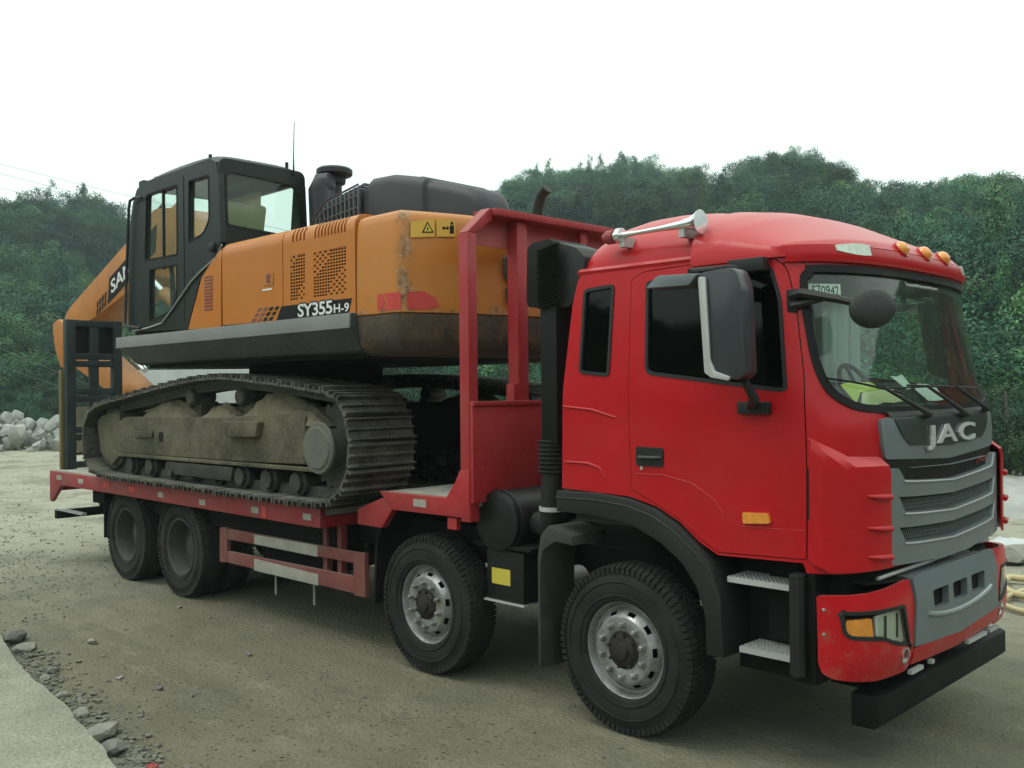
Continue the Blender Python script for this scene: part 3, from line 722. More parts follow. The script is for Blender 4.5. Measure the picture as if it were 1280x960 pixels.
# black strip along the windshield top: the visor lip's shadow as colour
band = [(XC+.21, 2.83), (XC+.215, 2.755), (XC+.6, 2.765), (UM, 2.77)]
band = band+[(2*UM-a, b) for a, b in reversed(band[:-1])]+[(2*UM-(XC+.6), 2.836), (UM, 2.84), (XC+.6, 2.836)]
panel(MB(), band, [], lambda u, z, o: cabf(u, z, o-.022), th=.003, step=.1).build('lip_shadow', 'ink_black', wsg)
# pressed swages on the rear corner of the cab side
for pts in ([(704, 508), (740, 512), (770, 522)], [(706, 577), (735, 579), (750, 585), (757, 597)]):
    MB().tube([cabf(*sidexz(*q), .001) for q in pts], [.008, .010, .006][:len(pts)] if len(pts) == 3 else [.008, .011, .010, .005], 6).build('swage', 'cab_red', cab)
# back wall, floor, interior
MB().prism_y([(-.505, 1.4), (-.49, 2.2), (-.425, 2.74), (-.385, 2.90), (-.33, 2.945), (-.30, 2.93), (-.35, 2.88), (-.39, 2.74), (-.455, 2.2), (-.47, 1.4)], -1.15, 1.15).build('back_wall', 'cab_red', truck)
MB().prism_y([(-.455, 1.4), (-.44, 2.2), (-.375, 2.74), (-.33, 2.86), (-.32, 2.86), (-.365, 2.74), (-.43, 2.2), (-.445, 1.4)], -1.14, 1.14).build('back_lining', 'interior_dark', truck)
MB().box((-.45, -1.14, 1.30), (1.28, 1.14, 1.36)).build('cab_floor', 'interior_dark', truck)
MB().box((-.45, -1.1, 2.86), (1.2, 1.1, 2.90)).build('headliner', 'interior_dark', truck)
# pale cloth added behind the seats, standing in for the windshield's sky reflection
def sky_reflection_back(i, j):
    y = lerp(-1.08, 1.08, i); x = -.18+.03*math.sin(i*70); return (x, y, lerp(1.75, 2.85, j))
MB().grid(sky_reflection_back, 70, 4).build('sky_reflection_back', 'sky_reflection_cloth', truck)
dash = MB().prism_y([(1.0, 1.36), (1.32, 1.36), (1.36, 1.9), (1.30, 2.0), (1.05, 2.06), (.92, 1.98), (.95, 1.7)], -1.02, 1.02).build('dashboard', 'interior_dark', truck, bevel=.03)
MB().prism_y([(.86, 2.0), (1.08, 2.04), (1.1, 2.16), (.95, 2.2), (.86, 2.14)], .28, .88).build('instrument_hood', 'interior_dark', dash, bevel=.03)
sw = MB(); sc_ = Vector((.72, .6, 2.12)); ax1 = Vector((0, 1, 0)); ax2 = Vector((-.45, 0, .89))
sw.tube([sc_+ax1*(.23*math.cos(a))+ax2*(.23*math.sin(a)) for a in np.linspace(0, 2*math.pi, 33)], .017, 8, caps=False)
for a in (R(90), R(210), R(330)): sw.tube([sc_, sc_+ax1*(.23*math.cos(a))+ax2*(.23*math.sin(a))], .014, 6)
sw.tube([sc_, sc_+Vector((.25, 0, -.3))], .03, 8); sw.build('steering_wheel', 'interior_dark', truck)
for y in (-.58, .58):
    s_ = MB().prism_y([(-.1, 1.55), (.42, 1.62), (.44, 1.75), (-.05, 1.72)], y-.26, y+.26)
    st = s_.build('seat', 'seat_cloth', truck, bevel=.05)
    MB().prism_y([(-.14, 1.66), (.02, 1.7), (-.10, 2.36), (-.24, 2.34)], y-.25, y+.25).build('seat_back', 'seat_cloth', st, bevel=.05)
    MB().prism_y([(-.22, 2.36), (-.10, 2.38), (-.13, 2.56), (-.24, 2.54)], y-.15, y+.15).build('headrest', 'seat_cloth', st, bevel=.04)
# papers lying on the dashboard and the plate in the top corner of the windshield
def sheet(name, a, b, c, mat, th=.004):
    a, b, c = Vector(a), Vector(b), Vector(c); d = b+c-a; n_ = (b-a).cross(c-a).normalized()*th
    mb = MB().add([a, b, d, c, a+n_, b+n_, d+n_, c+n_], [(0, 3, 2, 1), (4, 5, 6, 7), (0, 1, 5, 4), (1, 2, 6, 5), (2, 3, 7, 6), (3, 0, 4, 7)])
    return mb.build(name, mat, dash)
def leaning(name, pts, mat, d):
    q = [inv(cabf, *p, (1.9, 2.5)) for p in pts]
    panel(MB(), q, [], lambda u, z, o: cabf(u, z, o-d-max(0, z-2.04)*.45), th=.003, step=.1).build(name, mat, dash)
leaning('yellow_folder', [(1084, 503), (1072, 475), (1116, 474), (1122, 484), (1096, 486)], 'paper_yellow', .05)
leaning('folder', [(1088, 504), (1096, 487), (1136, 483), (1147, 496), (1142, 500)], 'board_yellow', .04)
leaning('paper', [(1158, 484), (1145, 466), (1160, 465), (1166, 482)], 'paper_white', .06)
leaning('paper', [(1166, 484), (1172, 476), (1192, 480), (1196, 498), (1176, 498)], 'paper_white', .05)
pl = [inv(cabf, *q) for q in [(1009, 366), (1006, 345), (1043, 349), (1046, 369)]]
pu0, pu1 = min(p[0] for p in pl)+.03, max(p[0] for p in pl)+.06; pz0, pz1 = 2.66, 2.755
pfn = lambda u, z, o: cabf(u, z, o-.032)
plate = panel(MB(), [(pu0, pz0), (pu1, pz0), (pu1, pz1), (pu0, pz1)], [], pfn, th=.003, step=.1).build('window_plate', 'paper_white', truck)
text_mesh('S70942', pfn, pu0+.02, pu1-.015, pz0+.028, pz1-.012, .002).build('plate_number', 'ink_black', plate)

# pale cloth added inside the driver's window, imitating sky reflected in the windshield
def side_cloth(i, j): return (lerp(-.02, .50, i), 1.085+.018*math.sin(i*34), lerp(1.98, 2.84, j))
MB().grid(side_cloth, 40, 4).build('sky_reflection_side', 'sky_reflection_cloth', truck)

# ---- roof: raised rear cap, front visor shell over it
def front_x(y, a=.43, n=2.5, Wd=1.17): return XC+a*(max(0, 1-(abs(y)/Wd)**n))**(1/n)
def Hroof(x): return interp(x, [-.52, -.45, -.36, -.2, .1, .5, .75, .94, 1.14, 1.3, 1.39, 1.44], [.02, .16, .27, .34, .375, .375, .335, .278, .182, .105, .06, 0])
def roof_pt(x, y, k=1., Wd=1.165, z0=2.955):
    fx = front_x(y); xn = x+(1.43-fx) if x > .6 else x+(1.43-fx)*max(0, x)/.6
    side = max(0, 1-(abs(y)/Wd)**2.6)**.42
    return (x, y, z0+Hroof(xn)*side*k)
def roof_rear(i, j):
    v = math.sin(lerp(-math.pi/2, math.pi/2, j)); y = v*1.09; x = lerp(-.46, .56, i)
    return (x, y, 2.95+interp(x, [-.46, -.42, -.36, -.25, -.1, .1, .3, .56], [.05, .22, .32, .385, .412, .415, .395, .345])*max(0, 1-abs(v)**3.2)**.5)
rm = MB().grid(roof_rear, 30, 44)
rm.build('roof_cap', 'cab_red', truck, smooth=60)
def roof_front(i, j):
    v = math.sin(lerp(-math.pi/2, math.pi/2, j)); y = v*1.16; return roof_pt(lerp(.5, front_x(y, .43, 2.5, 1.165), i**.8), y)
rf = MB().grid(roof_front, 36, 56)
# flat shoulder either side, along the gutter
for s in (-1, 1):
    rf.prism_x([(s*.95, 2.93), (s*1.15, 2.925), (s*1.16, 2.95), (s*1.13, 2.972), (s*.95, 2.975)], -.40, 1.05)
vis = rf.build('roof_visor', 'cab_red', truck, smooth=50)
for s in (-1, 1):      # side skirt of the visor, down to the door top
    ek = [(lerp(.5, 1.16, t), 2.958) for t in np.linspace(0, 1, 10)]
    sv = []
    for x, z in ek:
        yv = s*(1.163 if x < 1.0 else 1.165*(max(0, 1-((x-1.0)/.43)**2.5))**(1/2.5)+.004)
        kz = max(0, min(1, (x-.72)/.42)); sv += [(x, yv*.955, lerp(3.06, 2.965, kz)), (x, yv*1.003, lerp(3.0, 2.95, kz)), (x, yv*1.006, 2.90), (x, yv*.955, 2.90)]
    MB().add(sv, [(i*4+k, i*4+(k+1) % 4, (i+1)*4+(k+1) % 4, (i+1)*4+k) for i in range(9) for k in range(4)]).build('visor_skirt', 'cab_red', vis, smooth=60)
# the lip that hangs over the windshield
lip = MB(); ly = [math.sin(t)*1.155 for t in np.linspace(-math.pi/2, math.pi/2, 61)]
vsl = []
for y in ly:
    fx = front_x(y, .43, 2.5, 1.165)
    t_ = max(0, 1-abs(y)/1.16)**.3
    vsl += [(fx-.10, y*.96, 2.872), (fx+.012, y, 2.868), (fx+.026, y, 2.90), (fx+.004, y, 2.962), (fx-.12, y*.96, 2.97)]
lip.add(vsl, [(i*5+k, i*5+(k+1) % 5, (i+1)*5+(k+1) % 5, (i+1)*5+k) for i in range(60) for k in range(5)])
lip.build('visor_lip', 'cab_red', vis, smooth=60)
def on_visor(y, dx, z): return Vector((front_x(y, .43, 2.5, 1.165)+dx, y, z))
for y in (-.32, -.0, .32):
    c = on_visor(y, -.015, 2.985); d = Vector((.80, 0, .60)); mb = MB()
    q = d.to_track_quat('Z', 'Y').to_matrix()
    prof = [(-.03, .048), (.004, .048), (.018, .045), (.032, .036), (.041, .022), (.045, .001)]
    t_ = MB().lathe(prof, (0, 0, 0), 'z', 24)
    lens = MB().add([c+q@Vector(v) for v in t_.v], t_.f).build('marker_lamp', 'amber', truck, smooth=50)
    t_ = MB().lathe([(-.03, .05), (.0, .057), (.008, .057), (.008, .049), (0, .048)], (0, 0, 0), 'z', 24)
    MB().add([c+q@Vector(v) for v in t_.v], t_.f).build('bezel', 'cab_red', lens, smooth=50)
for s in (-1, 1):
    vs_ = []
    for yy, hh in ((.70, .030), (.76, .034), (.83, .032), (.90, .024), (.95, .016)):
        p = on_visor(s*yy, .012, 2.945); vs_ += [(p.x-.03, p.y, p.z-hh), (p.x+.012, p.y, p.z-hh), (p.x-.002, p.y, p.z+hh), (p.x-.04, p.y, p.z+hh)]
    MB().add(vs_, [(i*4+k, i*4+(k+1) % 4, (i+1)*4+(k+1) % 4, (i+1)*4+k) for i in range(4) for k in range(4)]+[(0, 1, 2, 3), (19, 18, 17, 16)]).build('corner_lamp', 'lamp_clear', truck, smooth=50)
# air horn on the roof
hn = MB(); b0 = YP(768, 296, -1.13); b1 = YP(876, 277, -1.13); b0.z -= .0
path = [b0.lerp(b1, t) for t in (0, .12, .3, .55, .78, .90, .96, 1.0)]
hn.tube(path, [.034, .020, .014, .017, .026, .040, .058, .074], 20)
horn = hn.build('air_horn', 'chrome', truck, smooth=60); horn['label'] = 'chrome trumpet air horn lying along the cab roof'
d_ = (b1-b0).normalized()
MB().tube([b0-d_*.085, b0-d_*.05, b0+d_*.005], [.028, .046, .046], 16).build('horn_cap', 'litter_red', horn)
MB().tube([b0+d_*.03, b0+d_*.065], [.05, .05], 16).build('horn_collar', 'chrome', horn)
for t, w_ in ((.1, .02), (.80, .02)):
    p = b0.lerp(b1, t); MB().box((p.x-w_, p.y-.012, p.z-.075), (p.x+w_, p.y+.13, p.z-.012)).build('horn_bracket', 'step_metal', horn)

# ---- front: grey panel with the emblem, grille with mesh slots, red corner deflectors
def pf(pts): return [inv(cabf, *q) for q in pts]
def sym(half): return half+[(2*UM-a, b) for a, b in reversed(half)]
gz = {'top': 2.0, 'hood_lo': 1.765, 'lo': 1.20}
gu = inv(cabf, 1100, 585)[0]
uo = gu
def off(d): return lambda u, z, o: cabf(u, z, o+d)
hood = sym([(uo-.01, 1.99), (uo+.0, 1.86), (uo+.02, 1.775), (UM-.01, 1.735)])
hood = [(uo+.05, 2.0)]+hood+[(2*UM-uo-.05, 2.0)]
hp = panel(MB(), roundpoly(hood, .02, 2), [], off(.022), th=.04, step=.07).build('front_panel', 'grille_grey', truck, smooth=40)
dark = sym([(uo+.11, 1.985), (uo+.17, 1.90), (uo+.25, 1.842), (UM-.01, 1.815)])
panel(MB(), dark, [], off(.028), th=.012, step=.06).build('cowl_panel', 'panel_dark', hp, smooth=40)
text_mesh('JAC', off(.029), UM-.33, UM+.36, 1.80, 1.945, .012, bold=.02, slant=0, gap=1.15).build('emblem', 'emblem_silver', hp, smooth=30)
blk = sym([(uo+.03, 1.757), (uo+.03, 1.735), (uo+.14, 1.732), (uo+.14, 1.66), (UM-.01, 1.625)]); blk[-1] = (2*UM-uo-.03, 1.757)
bp_ = panel(MB(), sym([(uo+.02, 1.765), (uo+.16, 1.65), (UM-.01, 1.60)]), [], off(.012), th=.02, step=.07).build('badge_strip', 'ink_black', truck, smooth=40)
text_mesh('JAC5', off(.013), UM+.42, UM+.62, 1.672, 1.715, .006, bold=.01, slant=.3).build('badge', 'litter_red', bp_)
# grille slats between the two mesh slots
def bar(z0a, z1a, z0b, z1b, lip_=True):   # z at the outer end (a) and at the middle (b)
    half = [(uo+.0, z1a), (uo+.0, z0a)]
    n_ = 10
    lo = [(lerp(uo, UM, i/n_), lerp(z0a, z0b, (i/n_)**.8)) for i in range(n_+1)]
    hi = [(lerp(uo, UM, i/n_), lerp(z1a, z1b, (i/n_)**.8)) for i in range(n_+1)]
    return lo+[(2*UM-a, b) for a, b in reversed(lo[:-1])]+[(a, b) for a, b in [(2*UM-c, d) for c, d in hi]]+[(a, b) for a, b in reversed(hi[:-1])]
gr = MB()
gout = bar(1.20, 1.725, 1.155, 1.70)
def slot(z0, z1, e0, e1):
    n_ = 8; a0_, a1_ = uo+.13, uo+.10
    lo = [(lerp(a0_+.03, UM, i/n_), lerp(z0, e0, (i/n_)**.8)) for i in range(n_+1)]; hi = [(lerp(a1_, UM, i/n_), lerp(z1, e1, (i/n_)**.8)) for i in range(n_+1)]
    return lo+[(2*UM-a, b) for a, b in reversed(lo[:-1])]+[(2*UM-a, b) for a, b in hi]+[(a, b) for a, b in reversed(hi[:-1])]
strip_slot = slot(1.655, 1.722, 1.615, 1.698)
slots = [slot(1.475, 1.565, 1.435, 1.53), slot(1.31, 1.395, 1.27, 1.36)]
panel(gr, gout, [strip_slot]+slots, off(.045), th=.05, step=.06)
grille = gr.build('grille', 'grille_grey', truck, smooth=35)
for z0, z1, e0, e1 in ((1.655, 1.722, 1.615, 1.698), (1.475, 1.565, 1.435, 1.53), (1.31, 1.395, 1.27, 1.36)):
    # bright lip along the lower edge of each slot, turned up at the ends
    p = [(uo+.10, z1)]+[(lerp(uo+.145, UM, i/8), lerp(z0, e0, (i/8)**.8)-.008) for i in range(9)]
    p = p[1:]; p = p+[(2*UM-a, b) for a, b in reversed(p[:-1])]+[(2*UM-uo-.10, z1)]
    MB().tube([cabf(a, b, .048) for a, b in p], .0065, 6).build('trim_lip', 'grille_trim', grille)
for (z0, z1, e0, e1) in ((1.475, 1.565, 1.435, 1.53), (1.31, 1.395, 1.27, 1.36)):
    mb = MB(); L_ = 2*(UM-uo)-.24
    k = int(L_/.024)
    for i in range(k):
        for sgn in (1, -1):
            ua = uo+.115+i*.024; ub = ua+.055*sgn
            if ub < uo+.115 or ub > 2*UM-uo-.115: continue
            def zz(u_, t):
                f = min(1, abs((u_ if u_ < UM else 2*UM-u_)-uo)/(UM-uo))**.8; return lerp(lerp(z0, e0, f), lerp(z1, e1, f), t)
            mb.tube([cabf(ua, zz(ua, 0), .014), cabf((ua+ub)/2, zz((ua+ub)/2, .5), .014), cabf(ub, zz(ub, 1), .014)], .0026, 4, caps=False)
    mm_ = mb.build('mesh', 'grille_mesh', grille, smooth=60); mm_['kind'] = 'stuff'
    panel(MB(), slot(z0-.01, z1+.01, e0-.01, e1+.01), [], off(.002), th=.004, step=.1).build('mesh_backing', 'ink_black', grille)
# red corner deflector: stands off the cab corner, ridge on top
for m_ in (False, True):
    f = (lambda P: mir(P)) if m_ else (lambda P: P)
    dl = [(1.225, 1.905), (1.225, 1.24), (XC+.32, 1.185), (uo-.012, 1.20), (uo-.012, 1.79), (XC+.42, 1.80), (XC+.36, 1.835)]
    def dfn(u, z, o, m_=m_):
        uu = 2*UM-u if m_ else u
        k = min(1, max(0, (uu-1.225)/.07)); zt_ = interp(uu, [1.225, XC+.36, XC+.42, uo], [1.905, 1.835, 1.80, 1.79]); kt = min(1, max(0, (zt_-z)/.055))
        return cabf(u, z, o+.002+(.03*k+.045*min(1, max(0, (uu-1.225)/.3)))*kt**.7)
    dp = panel(MB(), f(dl), [], dfn, th=.012, step=.045).build('corner_deflector', 'cab_red', truck, smooth=28)
    # rubber-dark slit at its rear edge and three little fins
    sl = [(1.222, 1.74), (1.222, 1.46), (1.232, 1.46), (1.232, 1.74)]
    panel(MB(), f(sl), [], lambda u, z, o: dfn(u, z, o+.003), th=.004, step=.1).build('slit', 'ink_black', dp)
    for zz_ in (1.585, 1.415, 1.262):
        u0_, u1_ = uo-.16, uo-.03
        if m_: u0_, u1_ = 2*UM-u0_, 2*UM-u1_
        MB().tube([dfn(u0_, zz_+.006, .002), dfn(lerp(u0_, u1_, .4), zz_, .016), dfn(u1_, zz_-.006, .014)], [.006, .014, .016], 8).build('fin', 'cab_red', dp)
# cowl under the windshield and three wipers
MB().grid(lambda i, j: cabf(lerp(uo+.07, 2*UM-uo-.07, i), lerp(1.995, 2.035, j), .030-.025*j), 40, 4).build('cowl_vent', 'black_plastic', truck)
for (bx_, bz_), (ex, ez), (t0, t1) in [((1150, 521), (1098, 486), (1032, 474)), ((1196, 519), (1152, 484), (1100, 486)), ((1222, 513), (1189, 484), (1130, 482))]:
    p0 = inv(cabf, bx_, bz_, (1.9, 2.4)); p1 = inv(cabf, ex, ez, (1.9, 2.4)); p2 = inv(cabf, t0, t1, (1.9, 2.5))
    wp = MB().tube([cabf(*p0, .03), cabf(*p0, .06), cabf(lerp(p0[0], p1[0], .35), lerp(p0[1], p1[1], .35), .055), cabf(*p1, .035)], [.024, .020, .013, .009], 8).build('wiper', 'black_plastic', truck)
    n_ = 8; a_ = (lerp(p1[0], p2[0], -.55), lerp(p1[1], p2[1], -.55))
    MB().tube([cabf(lerp(a_[0], p2[0], i/n_), lerp(a_[1], p2[1], i/n_), .022) for i in range(n_+1)], .010, 6, squash=.6).build('wiper_blade', 'ink_black', wp)

# ---- bumper
bu_in = inv(bumpf, 1140, 745, (.5, 1.2))[0]
corner = [(1.262, .70), (1.258, 1.06), (1.33, 1.068), (1.6, 1.085), (bu_in, 1.105), (bu_in+.02, .95), (bu_in-.005, .63), (1.8, .60), (1.55, .60), (1.33, .625), (1.28, .65)]
hl = roundpoly([inv(bumpf, *q, (.5, 1.2)) for q in [(1048, 764), (1131, 755), (1139, 808), (1120, 807), (1105, 801), (1062, 800), (1053, 792)]], [.015, .015, .01, .02, .02, .02, .02], 3)
for m_ in (False, True):
    f = (lambda P: mir(P)) if m_ else (lambda P: P)
    bo = lambda d: (lambda u, z, o: bumpf(u, z, o+d))
    fog = [(bu_in-.075+.030*math.cos(t), .70+.043*math.sin(t)) for t in np.linspace(0, 2*math.pi, 17)[:-1]]
    bc = panel(MB(), f(roundpoly(corner, .015, 2)), [f(hl), f(fog)], bo(0), th=.03, step=.055).build('bumper_corner', 'cab_red', truck, smooth=40)
    h = panel(MB(), f(offset_loop(hl, .0)), [], bo(-.045), th=.01, step=.08).build('headlight', 'ink_black', truck)
    strip(MB(), f(offset_loop(hl, -.010)), bumpf, .020, .004, .06).build('bezel', 'black_plastic', h)
    us = [p[0] for p in hl]; u0_, u1_ = min(us), max(us); zs = [p[1] for p in hl]; z0_, z1_ = min(zs), max(zs)
    split = lerp(u0_, u1_, .40)
    inner = offset_loop(hl, -.028)
    am = [(u, z) for u, z in inner if u < split]; am = [(split-.005, max(z for u, z in inner)-.004)]+am+[(split-.005, z0_+.058)]
    am = roundpoly([(u0_+.03, z1_-.05), (u0_+.035, z0_+.085), (u0_+.065, z0_+.055), (split-.005, z0_+.05), (split-.02, z1_-.045)], .015, 3)
    panel(MB(), f(am), [], bo(-.012), th=.02, step=.06).build('turn_lens', 'amber', h)
    lens = roundpoly([(split+.012, z1_-.043), (split+.02, z0_+.062), (split+.06, z0_+.05), (u1_-.10, z0_+.05), (u1_-.05, z0_+.028), (u1_-.03, z0_+.03), (u1_-.035, z1_-.028)], .012, 3)
    panel(MB(), f(lens), [], bo(-.025), th=.015, step=.06).build('reflector', 'headlight_back', h)
    panel(MB(), f(lens), [], bo(-.004), th=.004, step=.06).build('lens', 'lens_clear', h)
    for k_ in (.30, .66):
        uu = lerp(split, u1_, k_); panel(MB(), f([(uu-.008, z0_+.065), (uu+.008, z0_+.065), (uu+.010, z1_-.05), (uu-.006, z1_-.05)]), [], bo(-.020), th=.004, step=.1).build('divider', 'black_plastic', h)
    cx_ = 2*UM-(bu_in-.075) if m_ else bu_in-.075
    fl = MB(); ring = [(cx_+.033*math.cos(t), .70+.046*math.sin(t)) for t in np.linspace(0, 2*math.pi, 17)[:-1]]
    panel(fl, ring, [], bo(-.004), th=.01, step=.05); fg = fl.build('fog_lamp', 'lens_clear', truck)
    panel(MB(), ring, [], bo(-.022), th=.01, step=.05).build('fog_reflector', 'chrome', fg)
    strip(MB(), offset_loop(ring, -.002), bumpf, .009, .006, .012, step=.02).build('fog_bezel', 'chrome', fg)
    for zz_ in (.99, .86):
        u_ = 1.29 if not m_ else 2*UM-1.29
        p = Vector(bumpf(u_, zz_, 0)); MB().lathe([(0, .011), (-.006 if not m_ else .006, .009), (-.008 if not m_ else .008, .001)], p, 'y', 10).build('bolt', 'chrome', bc)
mid = sym([(bu_in+.02, 1.10), (bu_in+.025, .95), (bu_in+.005, .735), (UM-.02, .70)]); 
mid = [(bu_in+.08, 1.115)]+mid+[(2*UM-bu_in-.08, 1.115)]
def quad_hole(u, z, w_, h_, sk=0.): return roundpoly([(u-w_, z-h_), (u+w_, z-h_), (u+w_+sk, z+h_), (u-w_-.02+sk, z+h_)], .012, 2)
vents = [quad_hole(UM-.25, .95, .088, .055), quad_hole(UM, .95, .088, .055), quad_hole(UM+.25, .95, .088, .055)]
bo = lambda d: (lambda u, z, o: bumpf(u, z, o+d))
bm_ = panel(MB(), mid, vents, bo(.012), th=.04, step=.06).build('bumper_centre', 'grille_grey', truck, smooth=40)
panel(MB(), offset_loop([(UM-.40, .87), (UM+.40, .87), (UM+.40, 1.04), (UM-.40, 1.04)], 0), [], bo(-.03), th=.01, step=.1).build('vent_backing', 'ink_black', bm_)
arc = [(UM-.42, .895)]+[(UM-.42+.84*t, .895-.055*math.sin(math.pi*t)**.7) for t in np.linspace(.04, .96, 16)]+[(UM+.42, .895)]
MB().tube([bumpf(a, b, .016) for a, b in arc], .014, 8).build('trim_lip', 'grille_trim', bm_)
lowr = sym([(bu_in+.004, .725), (bu_in-.003, .632), (UM-.02, .60)])
panel(MB(), lowr, [], bo(.006), th=.03, step=.06).build('bumper_lower', 'cab_red', truck, smooth=40)
pf_ = [(-.66, .635), (-.52, .615), (.05, .605), (.3, .605)]
for i, (ya, yb) in enumerate(((-.68, -.52), (-.40, -.36), (.18, .5), (.56, .72))):
    x_ = 1.585; MB().box((x_-.02, ya, .578), (x_+.005, yb, .60)).build('plate_bracket', 'step_metal', truck)
# bumper top tread, black inside
MB().prism_z([(1.1, -.9), (1.44, -.9), (1.54, -.66), (1.58, 0), (1.54, .66), (1.44, .9), (1.1, .9)], 1.085, 1.10).build('bumper_tread', 'black_plastic', truck)
for y in (-.40, .30):
    n_ = MB()
    for i in range(9):
        for j in range(3): n_.box((1.42+j*.05, y-.2+i*.045, 1.10), (1.445+j*.05, y-.18+i*.045, 1.108))
    n_.build('tread_studs', 'step_metal', truck)['kind'] = 'stuff'
MB().prism_z([(1.42, -.66), (1.555, -.66), (1.575, -.2), (1.58, .15), (1.42, .15)], 1.104, 1.113).build('bumper_tread', 'grille_grey', truck)
MB().box((.9, -1.0, .72), (1.35, 1.0, 1.28)).build('front_frame', 'chassis', truck)
MB().tube([(1.50, -.9, 1.13), (1.54, -.3, 1.15), (1.53, .4, 1.17), (1.50, .8, 1.14)], .012, 6).build('hose', 'step_metal', truck)
# skid bar slung under the bumper
sb = MB().prism_y([(1.34, .30), (1.47, .30), (1.50, .33), (1.50, .47), (1.47, .485), (1.34, .485)], -.90, 1.13)
skid = sb.build('skid_bar', 'ink_black', truck, bevel=.008)
for y in (-.5, .5): MB().box((1.05, y-.05, .40), (1.38, y+.05, .80)).build('bracket', 'chassis', skid)

# ---- mirrors
def mirror_main(s):
    y = -1.46*s
    mm = lambda u, v: xz(u, v, -1.46)
    hous = roundpoly([mm(*q) for q in [(884, 342), (928, 335), (936, 360), (941, 468), (930, 476), (902, 466), (897, 440)]], [.03, .04, .02, .05, .03, .03, .0], 3)
    h = MB().prism_y(hous, y-.075*s, y+.05*s).build('wing_mirror', 'mirror_grey', truck, bevel=.014)
    # grey guard strip down the outside
    g = roundpoly([mm(*q) for q in [(884, 352), (885, 347), (893, 348), (899, 450), (905, 464), (924, 471), (922, 476), (900, 472), (892, 466)]], .008, 2)
    MB().prism_y(g, y-.092*s, y-.076*s).build('mirror_guard', 'step_metal', h, bevel=.004)
    # upper wide-angle mirror seen from above
    vz = [mm(*q) for q in [(818, 362), (833, 346), (884, 343), (872, 358)]]
    MB().prism_y(roundpoly(vz, .015, 2), y-.09*s, y+.10*s).build('kerb_mirror', 'grille_grey', h, bevel=.01)
    a = YP(862, 340, -1.46); 
    if s < 0: a.y = 1.46
    MB().tube([(a.x, y, a.z), (a.x+.05, -1.3*s, a.z+.02), (a.x+.22, -1.19*s, a.z+.03)], .02, 8).build('mirror_arm', 'black_plastic', h)
    b = YP(931, 476, -1.46); c = YP(938, 508, -1.23)
    MB().tube([(b.x, y, b.z), (b.x+.01, -1.38*s, b.z-.10), (c.x, -1.22*s, c.z)], [.02, .028, .03], 8).build('mirror_arm', 'black_plastic', h)
    fx0, fz0 = xz(925, 502, -1.21); fx1, fz1 = xz(965, 518, -1.21)
    MB().box((fx0, min(-1.21*s, -1.25*s), fz1), (fx1, max(-1.21*s, -1.25*s), fz0)).build('mirror_foot', 'black_plastic', h, bevel=.01)
    t0 = xz(912, 326, -1.21); t1 = xz(957, 338, -1.21)
    MB().box((t0[0], min(-1.17*s, -1.24*s), t1[1]), (t1[0], max(-1.17*s, -1.24*s), t0[1])).build('mirror_foot', 'black_plastic', h, bevel=.01)
    MB().box((lerp(t0[0], t1[0], .2), min(-1.2*s, -1.44*s), t1[1]-.01), (lerp(t0[0], t1[0], .5), max(-1.2*s, -1.44*s), t1[1]+.02)).build('mirror_arm', 'black_plastic', h, bevel=.006)
mirror_main(1); mirror_main(-1)
# round front mirror on its arm off the A-pillar
a0_ = Vector(cabf(1.155, 2.675, .0)); a1_ = Vector(cabf(XC+.20, 2.68, .05))
fc = Vector((1.50, -1.13, 2.655))
for _ in range(30):      # slide the head along the arm's height until it sits where the photograph has it
    q = proj(fc); fc.x += (1090-q[0])*.0012; fc.z -= (386-q[1])*.0012
dirm = Vector((.75, -.35, .15)).normalized()
qm = dirm.to_track_quat('Z', 'Y').to_matrix()
hd = MB().lathe([(-.02, .001), (-.02, .09), (-.008, .118), (.008, .124), (.022, .112), (.032, .07), (.036, .001)], (0, 0, 0), 'z', 28)
fm = MB().add([fc+qm@Vector((v[0]*1.18-v[1]*.28, v[1]*.80+v[0]*.34, v[2])) for v in hd.v], hd.f).build('front_mirror', 'black_plastic', truck, smooth=50)
MB().tube([a0_, a1_, lerp(a1_, fc, .55)+Vector((0, 0, .012)), fc+dirm*.025+Vector((0, 0, .0))], [.034, .034, .028, .022], 8, squash=.8).build('mirror_arm', 'black_plastic', fm)
MB().tube([a0_+Vector((0, -.01, -.055)), lerp(a1_, fc, .35)], [.024, .012], 8).build('mirror_stay', 'black_plastic', fm)
MB().box((a0_.x-.03, a0_.y-.02, a0_.z-.09), (a0_.x+.03, a0_.y+.02, a0_.z+.04)).build('mirror_foot', 'black_plastic', fm, bevel=.01)

# ---- steps below the door
for (pts, nm) in (([(910, 718), (990, 735)], 'a'), ([(925, 806), (994, 824)], 'b')):
    a = YP(*pts[0], -1.16); b = YP(*pts[1], -1.16); z = (a.z+b.z)/2
    st = MB().box((a.x, -1.16, z-.035), (b.x, -.92, z-.006)).build('step', 'black_plastic', truck, bevel=.006)
    tp = MB()
    for i in range(15):
        for j in range(6):
            x_ = lerp(a.x+.01, b.x-.02, i/14); tp.box((x_-.009, -1.155+j*.038, z-.006), (x_+.009, -1.132+j*.038, z+.004))
    tp.box((a.x, -1.168, z-.03), (b.x, -1.158, z+.002)); tp.build('step_tread', 'step_metal', st)
MB().box((1.12, -1.14, .55), (1.26, -.85, 1.16)).build('step_panel', 'ink_black', truck, bevel=.01)
MB().tube([(1.17, -1.17, .6), (1.175, -1.18, 1.15)], .045, 10).build('step_post', 'black_plastic', truck)
MB().box((.66, -.93, .50), (1.14, -.90, 1.18)).build('step_panel', 'ink_black', truck)
